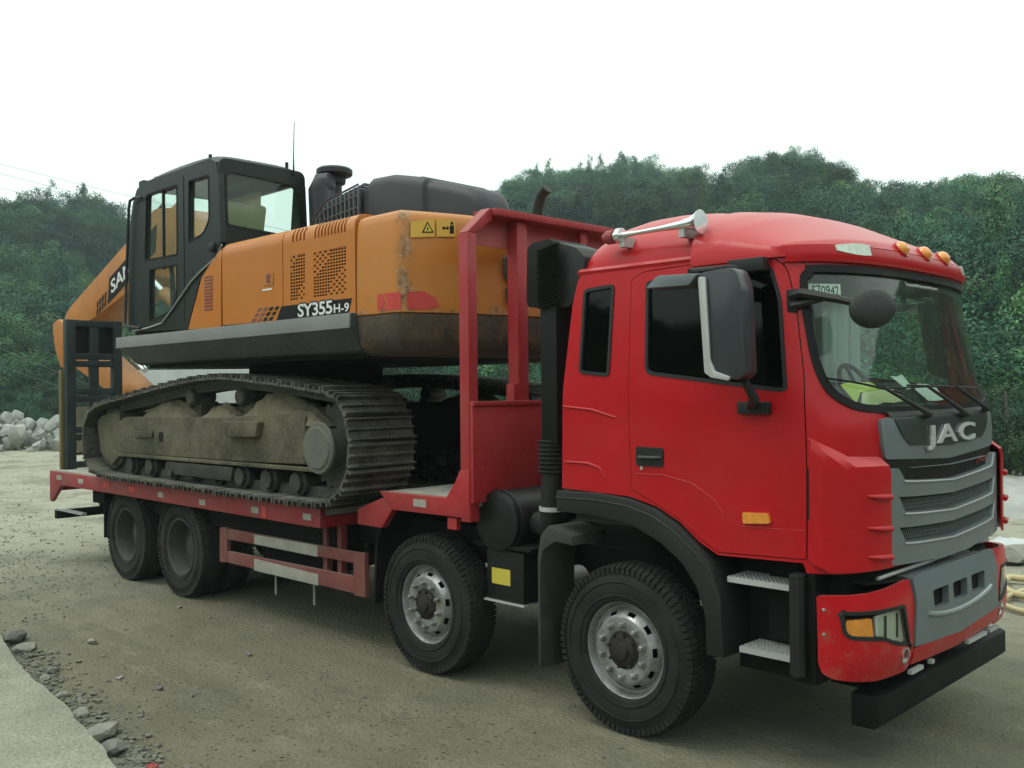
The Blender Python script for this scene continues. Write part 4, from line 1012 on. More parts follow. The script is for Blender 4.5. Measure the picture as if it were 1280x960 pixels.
# ---- front fender: black arch over the first wheel, and its flap
fo_ = [(-.545, 1.50), (-.2, 1.505), (.05, 1.488), (.25, 1.44), (.41, 1.36), (.55, 1.255), (.65, 1.16), (.72, .98), (.74, .62)]
fi_ = [(.62, .62), (.615, .84), (.56, 1.0), (.46, 1.13), (.30, 1.24), (.08, 1.325), (-.2, 1.355), (-.545, 1.36)]
for s in (-1, 1):
    fd = MB().prism_y(fo_+fi_, s*1.235, s*.88).build('fender', 'black_plastic', truck, bevel=.012)
    fo2_ = [(x, z-.012) for x, z in fo_[:7]]; MB().tube([(x, s*1.237, z-.045) for x, z in fo_[:8]], .005, 5).build('fender_ridge', 'black_plastic', fd)
    fl_ = [(-.66, .30), (-.66, 1.05), (-.63, 1.20), (-.56, 1.27), (-.36, 1.22), (-.34, 1.16), (-.50, 1.17), (-.61, 1.10), (-.635, 1.0), (-.64, .30)]
    MB().prism_y(fl_, s*1.30, s*.95).build('mud_flap', 'flap_dusty', truck, bevel=.006)
    MB().prism_y([(-2.62, .42), (-2.58, .95), (-2.45, 1.22), (-2.42, 1.22), (-2.55, .94), (-2.595, .42)], s*1.2, s*.86).build('mud_flap', 'chassis', truck)
    MB().box((-8.02, s*1.2 if s < 0 else .85, .42), (-8.0, -.85 if s < 0 else 1.2, 1.0)).build('mud_flap', 'chassis', truck)

# ---- wheels
def tyre_mesh(name, Rr=.535, wd=.275, dusty=False):
    mb = MB(); h = wd/2
    prof = [(-h+.03, .300), (-h+.008, .315), (-h, .36), (-h-.004, .41), (-h+.006, .455), (-h+.022, .490), (-h+.03, Rr-.022), (-h+.05, Rr-.012), (0, Rr-.008), (h-.05, Rr-.012), (h-.03, Rr-.022), (h-.022, .490), (h-.006, .455), (h+.004, .41), (h, .36), (h-.008, .315), (h-.03, .300)]
    mb.lathe(prof, (0, 0, 0), 'y', 72)
    def block(y0, y1, a, da, r0, r1, r0b=None, r1b=None, tw=0.):
        vs = []
        for (y, rr0, rr1, t) in ((y0, r0, r1, 0), (y1, r0b or r0, r1b or r1, tw)):
            for aa in (a-da+t, a+da+t):
                for rr in (rr0, rr1): vs.append((math.cos(aa)*rr, y, math.sin(aa)*rr))
        mb.add(vs, [(0, 1, 3, 2), (4, 6, 7, 5), (0, 2, 6, 4), (1, 5, 7, 3), (0, 4, 5, 1), (2, 3, 7, 6)])
    n = 78
    for i in range(n):
        a = 2*math.pi*i/n; d = math.pi/n
        for s in (-1, 1):
            block(s*(h-.008), s*(h-.062), a, d*.70, .482, Rr-.014, Rr-.03, Rr, tw=d*.4)      # shoulder lugs
            block(s*.066, s*.022, a+d*(.5 if s > 0 else 1.1), d*.72, Rr-.03, Rr, tw=d*.3)
        block(-.015, .015, a+d*.3, d*.8, Rr-.03, Rr-.001)
    # raised bands on the sidewall
    for rr in (.345, .43): mb.lathe([(-h-.002, rr-.006), (-h-.0065, rr-.003), (-h-.0065, rr+.003), (-h-.002, rr+.006)], (0, 0, 0), 'y', 72)
    me = mb.mesh(name, smooth=35); me.materials.append(MATS['rubber_dusty' if dusty else 'rubber']); return me
def rim_front(name):
    mb = MB()
    prof = [(-.105, .322), (-.116, .314), (-.107, .296), (-.085, .283), (-.065, .274), (-.062, .258), (-.088, .242), (-.112, .222), (-.125, .208), (-.127, .195), (-.127, .135), (-.12, .118), (-.02, .118)]
    mb.lathe(prof, (0, 0, 0), 'y', 80, skip=lambda i, j: i in (6,) and (j % 8) in (0, 1, 2))
    me = mb.mesh(name, smooth=30); me.materials.append(MATS['rim_silver']); return me
def rim_rear(name):
    mb = MB()
    prof = [(-.118, .310), (-.124, .302), (-.118, .286), (-.08, .272), (.02, .262), (.06, .255), (.075, .235), (.075, .15), (.06, .13), (.02, .125), (.01, .1), (.005, .001)]
    mb.lathe(prof, (0, 0, 0), 'y', 64); me = mb.mesh(name, smooth=30); me.materials.append(MATS['rim_grey']); return me
T1, T2 = tyre_mesh('tyre'), tyre_mesh('tyre', dusty=True)
RF, RR = rim_front('wheel'), rim_rear('wheel')
hubm = MB().lathe([(-.04, .119), (-.125, .116), (-.128, .10), (-.14, .092), (-.143, .085), (-.145, .06), (-.16, .055), (-.163, .045), (-.163, .001)], (0, 0, 0), 'y', 32)
for k in range(8):
    a = 2*math.pi*k/8; hubm.lathe([(-.135, .011), (-.150, .011), (-.150, .001)], (math.cos(a)*.104, 0, math.sin(a)*.104), 'y', 6)
HUB = hubm.mesh('hub', smooth=30); HUB.materials.append(MATS['hub_dark'])
BKM = MB().lathe([(-.05, .27), (-.05, .001)], (0, 0, 0), 'y', 32).mesh('brake_drum'); BKM.materials.append(MATS['ink_black'])
NUT = MB().lathe([(-.12, .025), (-.138, .025), (-.138, .019), (-.16, .017), (-.168, .012), (-.168, .001)], (0, 0, 0), 'y', 6).mesh('lug_nut', smooth=20); NUT.materials.append(MATS['rim_silver'])
def wheel(x, s, front, dual=False):
    rot = (0, random.uniform(0, 6), 0) if s < 0 else (0, 0, math.pi)
    o = link('wheel', RF if front else RR, None, truck, loc=(x, s*1.10, .53), rot=rot); OFF[o.name] = Vector((0, 0, 0))
    link('tyre', T1 if front else T2, None, o)
    if front:
        link('hub', HUB, None, o); link('brake_drum', BKM, None, o)
        for k in range(10):
            a = 2*math.pi*(k+.5)/10; link('lug_nut', NUT, None, o, loc=(math.cos(a)*.165, 0, math.sin(a)*.165))
    if dual:
        t_ = link('tyre', T2, None, o); t_.location = (0, .33, 0)
for s in (-1, 1):
    wheel(A1, s, True); wheel(A2, s, True); wheel(A3, s, False, True); wheel(A4, s, False, True)

# ---- chassis
ch = MB().box((-9.0, -.43, .72), (1.2, -.35, 1.0)).build('frame_rail', 'chassis', truck)
MB().box((-9.0, .35, .72), (1.2, .43, 1.0)).build('frame_rail', 'chassis', truck)
for x in (A1, A2, A3, A4): MB().tube([(x, -.9, .53), (x, .9, .53)], .09, 10).build('axle', 'chassis', truck)
for x in (A3, A4):
    MB().lathe([(-.25, .08), (-.2, .22), (.0, .27), (.2, .22), (.25, .08)], (x, 0, .53), 'y', 18).build('differential', 'chassis', truck)
MB().box((-.9, -.40, .75), (1.1, .40, 1.30)).build('engine', 'chassis', truck)
MB().box((-8.6, -1.1, .80), (-3.3, 1.1, .98)).build('subframe', 'chassis', truck)
MB().tube([(-6.65, -.45, .75), (-6.65, -.6, .85), (-6.2, -.6, .9)], .10, 8).build('leaf_spring', 'chassis', truck)
for s in (-1, 1): MB().prism_y([(-4.8, .5), (-4.8, .95), (-3.6, .95), (-3.6, .5)], s*.55, s*.95).build('fuel_tank', 'chassis', truck, bevel=.06)
# intake: louvred snorkel head behind the cab, duct, bellows, air cleaner can
ys = -1.05
hd_ = [xz(*q, ys) for q in [(671, 312), (678, 305), (700, 300), (703, 304), (703, 384), (672, 385), (670, 378)]]
sn = MB().prism_y(roundpoly(hd_, .02, 2), ys-.10, ys+.28).build('air_intake', 'ink_black', truck, bevel=.012)
lv = MB(); x0_, z1_ = xz(673, 310, ys-.1); x1_, z0_ = xz(701, 382, ys-.1)
for i in range(17):
    z = lerp(z0_, z1_, (i+.5)/17); lv.add([(x0_, ys-.105, z-.022), (x1_, ys-.105, z+.012), (x1_, ys-.125, z+.022), (x0_, ys-.125, z-.012), (x0_, ys-.100, z-.008), (x1_, ys-.100, z+.026)], [(0, 1, 2, 3), (3, 2, 5, 4), (0, 4, 5, 1), (0, 3, 4), (1, 5, 2)])
lv.build('louvres', 'rubber_dusty', sn)
side = [xz(*q, ys) for q in [(703, 303), (727, 310), (738, 322), (737, 350), (720, 383), (704, 386)]]
MB().prism_y(roundpoly(side, .015, 2), ys-.06, ys+.25).build('intake_cowl', 'black_plastic', sn, bevel=.02)
dx0, _ = xz(686, 450, ys); dx1, dz1 = xz(706, 386, ys); _, dzl = xz(690, 556, ys)
MB().box((dx0, ys-.09, dzl), (dx1, ys+.09, dz1+.05)).build('intake_duct', 'ink_black', sn, bevel=.02)
bl = MB(); pr = []; _, bz0 = xz(690, 590, ys); _, bz1 = xz(690, 552, ys)
for i in range(8): z = lerp(bz0, bz1, i/7); pr += [(z-.006, .10), (z+.006, .115), (z+.014, .10)]
cxb = (dx0+dx1)/2-.04; bl.lathe(pr, (cxb, ys, 0), 'z', 20); bl.build('bellows', 'rubber', sn, smooth=50)
_, pz0 = xz(690, 655, ys)
MB().tube([(cxb, ys, bz0), (cxb-.02, ys, pz0+.06), (cxb-.06, ys+.02, pz0-.02), (cxb-.30, ys+.12, pz0-.03)], .085, 14).build('intake_pipe', 'black_plastic', sn)
MB().lathe([(-.015, .09), (-.015, .1), (.015, .1), (.015, .09)], (cxb-.01, ys, pz0+.11), 'z', 18).build('hose_clamp', 'step_metal', sn)
cc = YP(619, 652, -1.17)
can = MB().lathe([(0, .001), (0, .19), (.01, .212), (.05, .22), (.55, .22), (.56, .2), (.56, .001)], (cc.x, -1.17, cc.z), 'y', 36).build('air_cleaner', 'black_paint', truck, smooth=40)
MB().lathe([(.045, .222), (.045, .228), (.075, .228), (.075, .222)], (cc.x, -1.17, cc.z), 'y', 36).build('can_band', 'black_plastic', can)
bxa = xz(608, 690, -1.12); bxb = xz(655, 757, -1.12)
bat = MB().box((bxa[0], -1.12, bxb[1]), (bxb[0], -.7, bxa[1]+.03)).build('battery_box', 'black_paint', truck, bevel=.015)
MB().box((bxa[0]-.015, -1.135, bxb[1]-.012), (bxb[0]+.015, -.69, bxb[1])).build('box_ledge', 'step_metal', bat)
ya_ = xz(614, 709, -1.13); yb_ = xz(637, 733, -1.13)
MB().box((ya_[0], -1.124, yb_[1]), (yb_[0], -1.1205, ya_[1])).build('warning_label', 'yellow_label', bat)
MB().box((bxa[0]-.12, -1.15, bxa[1]+.05), (bxb[0]+.1, -.72, bxa[1]+.075)).build('box_shelf', 'chassis', bat)
MB().lathe([(0, .09), (.3, .09)], (bxb[0]+.12, -.95, bxb[1]+.15), 'y', 14).build('air_valve', 'step_metal', truck)

# ---- low deck
DZ, DY = 1.175, 1.35
ZR0 = 1.01
ra = xz(62, 588, -DY); rb = xz(400, 660, -DY)
XD0, XD1 = ra[0], rb[0]
dk = MB().box((XD0+.06, -DY+.06, DZ-.06), (XD1, DY-.06, DZ-.008)).build('deck_plate', 'deck_plank', truck)
for i in range(int((XD1-XD0-.1)/.30)):
    x = XD0+.08+i*.30; zz_ = random.uniform(-.004, .003)
    if i == 0: PLK = MB().box((0, -DY+.065, -.012), (.285, DY-.065, 0)).mesh('plank', bevel=.003); PLK.materials.append(MATS['deck_plank'])
    link('plank', PLK, None, truck, loc=(x, 0, DZ+zz_+.004))
for s in (-1, 1):
    rl = MB().prism_y([(XD0, ZR0-.22), (XD0, DZ), (XD1, DZ), (XD1, ZR0), (XD0+.42, ZR0), (XD0+.36, ZR0-.02), (XD0+.05, ZR0-.235)], s*DY, s*(DY-.05)).build('side_rail', 'rail_red', truck, bevel=.006)
    rl['label'] = 'red deck side rail with reflectors'
    for i, (u, v) in enumerate([(74, 597), (101, 601.5), (133, 606.5), (165, 612), (201, 618.5), (253, 628), (319, 637.5), (384, 646)]):
        p = YP(u, v, -DY); w_ = .062 if u > 190 else .08
        MB().box((p.x-w_, s*(DY+.004) if s < 0 else DY, p.z-.028), (p.x+w_, -DY if s < 0 else DY+.004, p.z+.028)).build('reflector', 'white_strip' if i not in (2, 3) else 'red_strip', rl)
    p = YP(336, 641, -DY)
    MB().box((p.x-.12, -DY-.003, p.z-.05) if s < 0 else (p.x-.12, DY, p.z-.05), (p.x-.04, -DY, p.z+.05) if s < 0 else (p.x-.04, DY+.003, p.z+.05)).build('reflector', 'red_strip', rl)
MB().box((XD0, -DY+.05, ZR0-.1), (XD0+.05, DY-.05, DZ)).build('rear_beam', 'deck_red', truck, bevel=.005)
MB().box((XD1-.06, -DY+.05, ZR0), (XD1, DY-.05, DZ-.07)).build('front_beam', 'deck_red', truck)
# upper deck (gooseneck) behind the headboard
up = [xz(*q, -1.30) for q in [(475, 614), (558, 622), (570, 601), (575, 588), (587, 588), (587, 648.5), (490, 637)]]
bk = [xz(*q, -1.28) for q in [(447, 636), (478, 622), (490, 637), (477, 660), (447, 655)]]
for s in (-1, 1):
    g_ = MB().prism_y(up, s*1.305, s*1.24).build('gooseneck_side', 'deck_red', truck, bevel=.006)
    MB().prism_y(bk, s*1.28, s*1.22).build('gooseneck_rear', 'deck_red', truck, bevel=.004)
    p = YP(525, 629, -1.304); MB().box((p.x-.075, -1.309, p.z-.028) if s < 0 else (p.x-.075, 1.305, p.z-.028), (p.x+.075, -1.305, p.z+.028) if s < 0 else (p.x+.075, 1.309, p.z+.028)).build('reflector', 'white_strip', g_)
    q = YP(565, 655, -1.29); MB().box((q.x-.05, s*1.27-.02, q.z-.04), (q.x+.05, s*1.27+.02, q.z+.045)).build('bracket', 'deck_red', g_)
zt = up[0][1]
MB().box((up[0][0]+.0, -1.24, zt-.05), (up[1][0]+.25, 1.24, zt-.004)).build('upper_deck', 'deck_plank', truck)
MB().add([(bk[0][0], -1.2, zt-.07), (bk[0][0], 1.2, zt-.07), (up[0][0], 1.2, zt-.03), (up[0][0], -1.2, zt-.03)], [(0, 1, 2, 3)]).build('transition_plate', 'deck_red', truck)
MB().box((-3.2, -.9, .85), (-1.2, .9, 1.12)).build('gooseneck_frame', 'chassis', truck)
# headboard: end posts, sloped shoulders, top beam, sheet panel below it, two inner posts, lower plate
XH = -1.32
hb_z1 = 3.52
zsh = xz(573, 292, -1.29)[1]
ysh = XP(612, 258, XH).y
for s in (-1, 1):
    po = MB().box((XH-.10, s*1.30 if s < 0 else 1.21, 1.22), (XH, -1.21 if s < 0 else 1.30, zsh)).build('headboard_post', 'deck_red', truck, bevel=.006)
    MB().prism_x([(s*1.30, zsh+.002), (s*1.21, zsh+.002), (s*(abs(ysh)-.03), hb_z1-.08), (s*(abs(ysh)-.03), hb_z1), (s*abs(ysh), hb_z1)], XH-.10, XH).build('headboard_shoulder', 'deck_red', truck, bevel=.006)
    yi = XP(655, 400, XH).y
    ip = MB().box((XH-.12, s*abs(yi)-.055, 1.9), (XH-.01, s*abs(yi)+.055, hb_z1-.06)).build('inner_post', 'deck_red', truck, bevel=.005)
    MB().box((XH-.10, s*abs(yi)-.10, 2.00), (XH-.02, s*abs(yi)-.055, 2.22)).build('post_bracket', 'deck_red', ip, bevel=.004)
MB().box((XH-.06, -.03, 3.1), (XH-.012, .05, hb_z1-.06)).build('inner_post', 'deck_red', truck, bevel=.004)
MB().box((XH-.20, -abs(ysh)+.02, hb_z1-.055), (XH+.05, abs(ysh)-.02, hb_z1)).build('headboard_beam', 'deck_red', truck, bevel=.008)
zsp = XP(600, 306, XH-.1).z
MB().prism_x([(-1.21, zsp), (1.21, zsp), (1.21, zsh), (abs(ysh)-.03, hb_z1-.06), (-abs(ysh)+.03, hb_z1-.06), (-1.21, zsh)], XH-.135, XH-.122).build('headboard_sheet', 'pink_sheet', truck)
zl1 = XP(600, 502, XH+.02).z
lp_ = MB().box((XH+.002, -1.295, 1.36), (XH+.03, 1.295, zl1)).build('headboard_plate', 'deck_red', truck, bevel=.004)
MB().box((XH+.004, -1.292, zl1-.03), (XH+.045, 1.292, zl1+.002)).build('plate_flange', 'deck_red', lp_, bevel=.004)
MB().tube([(XH-.06, -.72, 2.22), (XH-.06, -.72, 2.36)], [.03, .026], 10).build('bottle_mount', 'paper_white', truck)
# side under-run guard between the axles
gf = lambda u, v: xz(u, v, -1.19)
for s in (-1, 1):
    def gb(name, pts, mat, y0=1.19, y1=1.15, par=None): return MB().prism_y([gf(*q) for q in pts], s*y0, s*y1).build(name, mat, par or truck, bevel=.004)
    g1 = gb('guard_post', [(275, 659), (284, 660), (284, 703), (275, 702)], 'guard_red', 1.195)
    g2 = gb('guard_post', [(442, 690), (456, 692), (457, 747), (443, 744)], 'guard_red', 1.195)
    t1_ = gb('guard_rail', [(284, 661), (442, 690), (442, 704), (284, 674)], 'guard_red')
    t2_ = gb('guard_rail', [(284, 689), (443, 721), (443, 742), (284, 703)], 'guard_red')
    gb('white_band', [(318, 668), (397, 682), (397, 696), (318, 680)], 'white_strip', 1.194, 1.19, t1_)
    gb('white_band', [(318, 698), (398, 718), (398, 732), (318, 713)], 'white_strip', 1.194, 1.19, t2_)
    for u, v in ((345, 735), (393, 748)): p = YP(u, v, -1.05); MB().tube([(p.x, s*1.05, p.z+.15), (p.x, s*1.05, p.z-.06)], .012, 6).build('drain_cock', 'step_metal', truck)
    for u in (410, 428): p = YP(u, 712, -1.1); MB().box((p.x-.03, s*1.1-.03, .45), (p.x+.03, s*1.1+.03, 1.0)).build('guard_hanger', 'guard_red', truck)
# rear under-run bar and lamp bracket
ub = xz(70, 640, -1.2)
MB().box((ub[0], -1.22, ub[1]-.08), (ub[0]+.10, 1.22, ub[1]+.03)).build('underrun_bar', 'chassis', truck, bevel=.008)
for y in (-.6, .6): MB().box((ub[0]+.02, y-.04, ub[1]), (ub[0]+.09, y+.04, 1.0)).build('bar_hanger', 'chassis', truck)
MB().box((ub[0]+.02, -1.21, ub[1]+.031), (ub[0]+.9, -1.15, ub[1]+.06)).build('lamp_bracket', 'step_metal', truck)

# ---- loading ramps folded upright at the tail
XRM = XD0+.10
def ramp(yc, half=.37):
    z0, z1 = DZ, 3.16
    rp = MB()
    rp.box((XRM-.12, yc-half, z0), (XRM, yc-half+.12, z1)); rp.box((XRM-.12, yc+half-.12, z0), (XRM, yc+half, z1))
    r_ = rp.build('ramp', 'ramp_green', truck, bevel=.008); r_['label'] = 'dark green loading ramp folded upright'
    for k, z in enumerate((z0+.06, z0+.42, z0+.52, z0+.93, z0+1.03, z0+1.40, z0+1.50, z0+1.94)):
        MB().box((XRM-.11, yc-half+.12, z-.042), (XRM-.01, yc+half-.12, z+.042)).build('rung', 'ramp_green', r_, bevel=.006)
    MB().box((XRM-.10, yc-half+.12, z0+1.53), (XRM-.06, yc+half-.12, z0+1.92)).build('ramp_plate', 'ink_black', r_)
    MB().box((XRM-.09, yc-.06, z0+.09), (XRM-.02, yc+.06, z1-.09)).build('centre_rail', 'ramp_green', r_, bevel=.006)
    MB().box((XRM-.20, yc-half-.03, z0+.0), (XRM-.125, yc-half+.06, z0+1.32)).build('ramp_flange', 'ramp_ochre', r_, bevel=.006)
ramp(-.79)

# ================================================================== EXCAVATOR
XS = -5.2                                    # swing centre
exc = thing('crawler_excavator', 'orange and black crawler excavator with muddy steel tracks on the truck deck', 'excavator', (XS, 0, DZ+.008))
HY = 1.45
TY0, TY1 = -1.47, -.80
tpath = [(-7.985, 1.53), (-7.955, 1.82), (-7.72, 2.02), (-7.3, 2.09), (-6.88, 2.135), (-5.89, 2.254), (-5.19, 2.32), (-4.55, 2.332), (-3.83, 2.277), (-3.19, 2.214), (-2.86, 2.18), (-2.68, 2.09), (-2.58, 1.93), (-2.545, 1.74), (-2.573, 1.53), (-2.69, 1.345), (-2.93, 1.235), (-3.2, 1.222), (-4.5, 1.222), (-6.0, 1.222), (-7.4, 1.222), (-7.72, 1.262), (-7.9, 1.36)]
def smooth_closed(P, it=2):
    for _ in range(it):
        Q = []
        for i in range(len(P)):
            a = P[i]; b = P[(i+1) % len(P)]; Q += [(a[0]*.75+b[0]*.25, a[1]*.75+b[1]*.25), (a[0]*.25+b[0]*.75, a[1]*.25+b[1]*.75)]
        P = Q
    return P
tp_ = smooth_closed(tpath, 2)
seg = [math.dist(tp_[i], tp_[(i+1) % len(tp_)]) for i in range(len(tp_))]; TL = sum(seg)
def at_path(d):
    d %= TL
    for i, s in enumerate(seg):
        if d <= s: a = tp_[i]; b = tp_[(i+1) % len(tp_)]; t = d/s; return (lerp(a[0], b[0], t), lerp(a[1], b[1], t)), ((b[0]-a[0])/s, (b[1]-a[1])/s)
        d -= s
    return tp_[0], (1, 0)
NS = 56; PIT_ = TL/NS; W_ = TY1-TY0
def shoe_mesh():
    mb = MB(); h = PIT_*.465
    mb.box((-h, -W_/2, -.028), (h, W_/2, -.008))
    for gx, gh in ((-h+.014, .036), (0, .026), (h-.014, .036)): mb.prism_y([(gx-.013, -.008), (gx+.013, -.008), (gx+.007, gh-.004), (gx-.007, gh-.004)], -W_/2, W_/2)
    for sx in (-.045, .045):
        for sy in (-.09, .09): mb.lathe([(-.008, .017), (.006, .017), (.006, .001)], (sx, sy, 0), 'z', 6)
    me = mb.mesh('track_shoe', smooth=25); me.materials.append(MATS['track_steel']); return me
SHOE = shoe_mesh()
def track(side):
    yc = (TY0+TY1)/2*(-side)
    chain = MB(); n = 150; vs = []
    for i in range(n):
        (x, z), (tx, tz) = at_path(TL*i/n); nx, nz_ = -tz, tx
        for o, w2 in ((-.03, .11), (-.03, -.11), (-.12, -.11), (-.12, .11)): vs.append((x+nx*o, yc+w2, z+nz_*o))
    chain.add(vs, [(i*4+k, i*4+(k+1) % 4, ((i+1) % n)*4+(k+1) % 4, ((i+1) % n)*4+k) for i in range(n) for k in range(4)])
    tr = chain.build('track', 'track_steel', exc, smooth=40)
    for i in range(NS):
        (x, z), (tx, tz) = at_path((i+.3)*PIT_)
        link('track_shoe', SHOE, None, tr, loc=(x, yc, z), rot=(random.uniform(-.006, .006), -math.atan2(tz, tx)+random.uniform(-.02, .02), 0))
    sg = -side
    f = lambda u, v: xz(u, v, -1.36)
    # long box frame with its flange, idler fork at one end, final drive at the other
    fr = MB().prism_y([f(*q) for q in [(148, 527), (156, 521), (270, 522), (372, 516), (381, 521), (381, 581), (300, 577), (148, 566)]], sg*-(-1.36) if False else side*1.36*-1, side*-.92).build('track_frame', 'frame_mud', exc, bevel=.02)
    a, b = f(148, 566), f(392, 585)
    MB().prism_y([(a[0], a[1]-.035), (a[0], a[1]+.0), (b[0], b[1]+.0), (b[0], b[1]-.035)], -side*1.375, -side*.92).build('frame_flange', 'frame_mud', fr, bevel=.006)
    fk = MB().prism_y([f(*q) for q in [(120, 527), (126, 519), (148, 516), (149, 568), (138, 582), (124, 566)]], -side*1.35, -side*.95).build('idler_fork', 'frame_mud', fr, bevel=.02)
    MB().lathe([(0, .001), (0, .30), (.02, .34), (.03, .36), (.25, .36), (.28, .3), (.28, .001)], (-7.52, -1.32 if side > 0 else 1.04, 1.65), 'y', 32).build('idler', 'track_steel', exc, smooth=35)
    c = f(402, 560)
    sp = MB(); nt_ = 21; pts = []
    for k in range(nt_*2):
        r = .40 if k % 2 else .34; an = math.pi*k/nt_; pts.append((c[0]+r*math.cos(an), c[1]+r*math.sin(an)))
    sp.prism_y(pts, -side*1.20, -side*1.10); spr = sp.build('sprocket', 'track_steel', exc)
    y0 = -1.415 if side > 0 else 1.415; sgn = 1 if side > 0 else -1
    MB().lathe([(0, .001), (0, .17), (sgn*.012, .185), (sgn*.014, .215), (sgn*.03, .225), (sgn*.05, .22), (sgn*.06, .16), (sgn*.3, .16)], (c[0], y0, c[1]), 'y', 36).build('final_drive', 'final_grey', spr, smooth=30)
    for k in range(14):
        an = 2*math.pi*k/14
    for i in range(8):
        x = lerp(-6.95, -3.55, i/7)
        MB().lathe([(0, .001), (0, .085), (.04, .085), (.05, .115), (.11, .115), (.12, .095), (.30, .095), (.31, .115), (.37, .115), (.38, .085), (.42, .085), (.42, .05)], (x, -1.345 if side > 0 else .925, 1.375), 'y', 18).build('track_roller', 'roller_dark', exc, smooth=30)
    for u in (229, 291):
        p = f(u, 500)
        MB().lathe([(0, .001), (0, .07), (.02, .085), (.26, .085), (.28, .06), (.28, .001)], (p[0], -1.30 if side > 0 else 1.02, p[1]+.03), 'y', 18).build('carrier_roller', 'track_steel', exc, smooth=30)
        MB().box((p[0]-.07, min(-side*1.2, -side*1.0), 1.9), (p[0]+.07, max(-side*1.2, -side*1.0), p[1]-.02)).build('roller_post', 'frame_mud', exc, bevel=.01)
    g0, g1 = f(212, 577), f(292, 602)
    MB().prism_y([(g0[0], g0[1]), (g1[0], f(292, 584)[1]), (g1[0]-.05, g1[1]), (g0[0]+.12, g1[1])], -side*1.37, -side*1.345).build('roller_guard', 'roller_dark', fr, bevel=.01)
    # steps and slot on the frame face
    st = [f(*q) for q in [(286, 527), (330, 527), (327, 546), (290, 546)]]
    MB().prism_y(st, -side*1.43, -side*1.36).build('frame_step', 'frame_mud', fr, bevel=.012)
    sl = roundpoly([f(*q) for q in [(199, 540), (204, 540), (204, 552), (199, 552)]], .02, 3)
    MB().prism_y(sl, -side*1.366, -side*1.362).build('frame_slot', 'ink_black', fr)
    MB().prism_y([f(*q) for q in [(170, 539), (192, 539), (192, 547), (170, 547)]], -side*1.38, -side*1.36).build('frame_step', 'frame_mud', fr, bevel=.008)
    # heaps of mud lying on the frame
    for k, (u, wd, ht) in enumerate(((200, .72, .27), (265, .48, .19), (338, .80, .28), (140, .3, .08))):
        p = f(u, 524)
        def mnd(i, j, p=p, wd=wd, ht=ht, k=k):
            x = lerp(-1, 1, i); y = lerp(-1, 1, j); r2 = max(0, 1-abs(x)**1.5)*max(0, 1-abs(y)**3)**.6
            h = ht*r2*(1+.35*noise.noise(Vector((x*1.6+k*7, y*1.5+side, 1))))+.035*noise.noise(Vector((x*7+k, y*5, side)))*min(1, r2*4)
            return (p[0]+x*wd, -side*(1.15+.20*y), p[1]-.05+max(0, h))
        MB().grid(mnd, 36, 20).build('mud_heap', 'mud', fr, smooth=60)
track(1); track(-1)
# lower carbody and swing ring
MB().prism_z([(-6.6, -.95), (-5.9, -.55), (-4.5, -.55), (-3.8, -.95), (-3.8, .95), (-4.5, .55), (-5.9, .55), (-6.6, .95)], 1.55, 2.05).build('carbody', 'chassis', exc, bevel=.02)
MB().lathe([(2.0, .80), (2.30, .80), (2.30, .72), (2.47, .72)], (XS, 0, 0), 'z', 48).build('swing_ring', 'chassis', exc, smooth=30)

# ---- upper structure
MB().box((-6.5, -1.30, 2.45), (-2.4, 1.35, 2.60)).build('house_floor', 'chassis', exc)
sk = [(-1.44, 2.80), (-1.50, 2.795), (-1.505, 2.672), (-1.40, 2.50), (-1.36, 2.485), (-1.0, 2.48), (-1.0, 2.80)]
for s in (1, -1):
    mb = MB().prism_x([(y*s, z) for y, z in sk], -6.6, -2.47)
    n_ = len(sk); tip = [(-6.86, -1.43*s, 2.785), (-6.90, -1.49*s, 2.765), (-6.90, -1.49*s, 2.69), (-6.72, -1.40*s, 2.56), (-6.66, -1.36*s, 2.53), (-6.66, -1.0*s, 2.53), (-6.80, -1.0*s, 2.785)]
    o = len(mb.v); mb.v += tip
    mb.f = [f for f in mb.f if f != tuple(range(n_-1, -1, -1))]
    mb.f += [((i+1) % n_, i, o+i, o+(i+1) % n_) for i in range(n_)]+[tuple(o+i for i in range(n_))]
    sk_o = mb.build('side_skirt', 'skirt_grey', exc, bevel=.008)
    MB().prism_x([(-1.506*s, 2.675), (-1.516*s, 2.68), (-1.512*s, 2.797), (-1.47*s, 2.803)], -6.88, -2.475).build('skirt_rail', 'skirt_rail', sk_o, bevel=.003)
MB().box((-6.4, -.42, 2.60), (-4.66, 1.40, 3.30)).build('front_frame', 'chassis', exc)
MB().box((-4.60, -1.30, 2.60), (-2.45, 1.30, 3.54)).build('engine_bay', 'ink_black', exc)
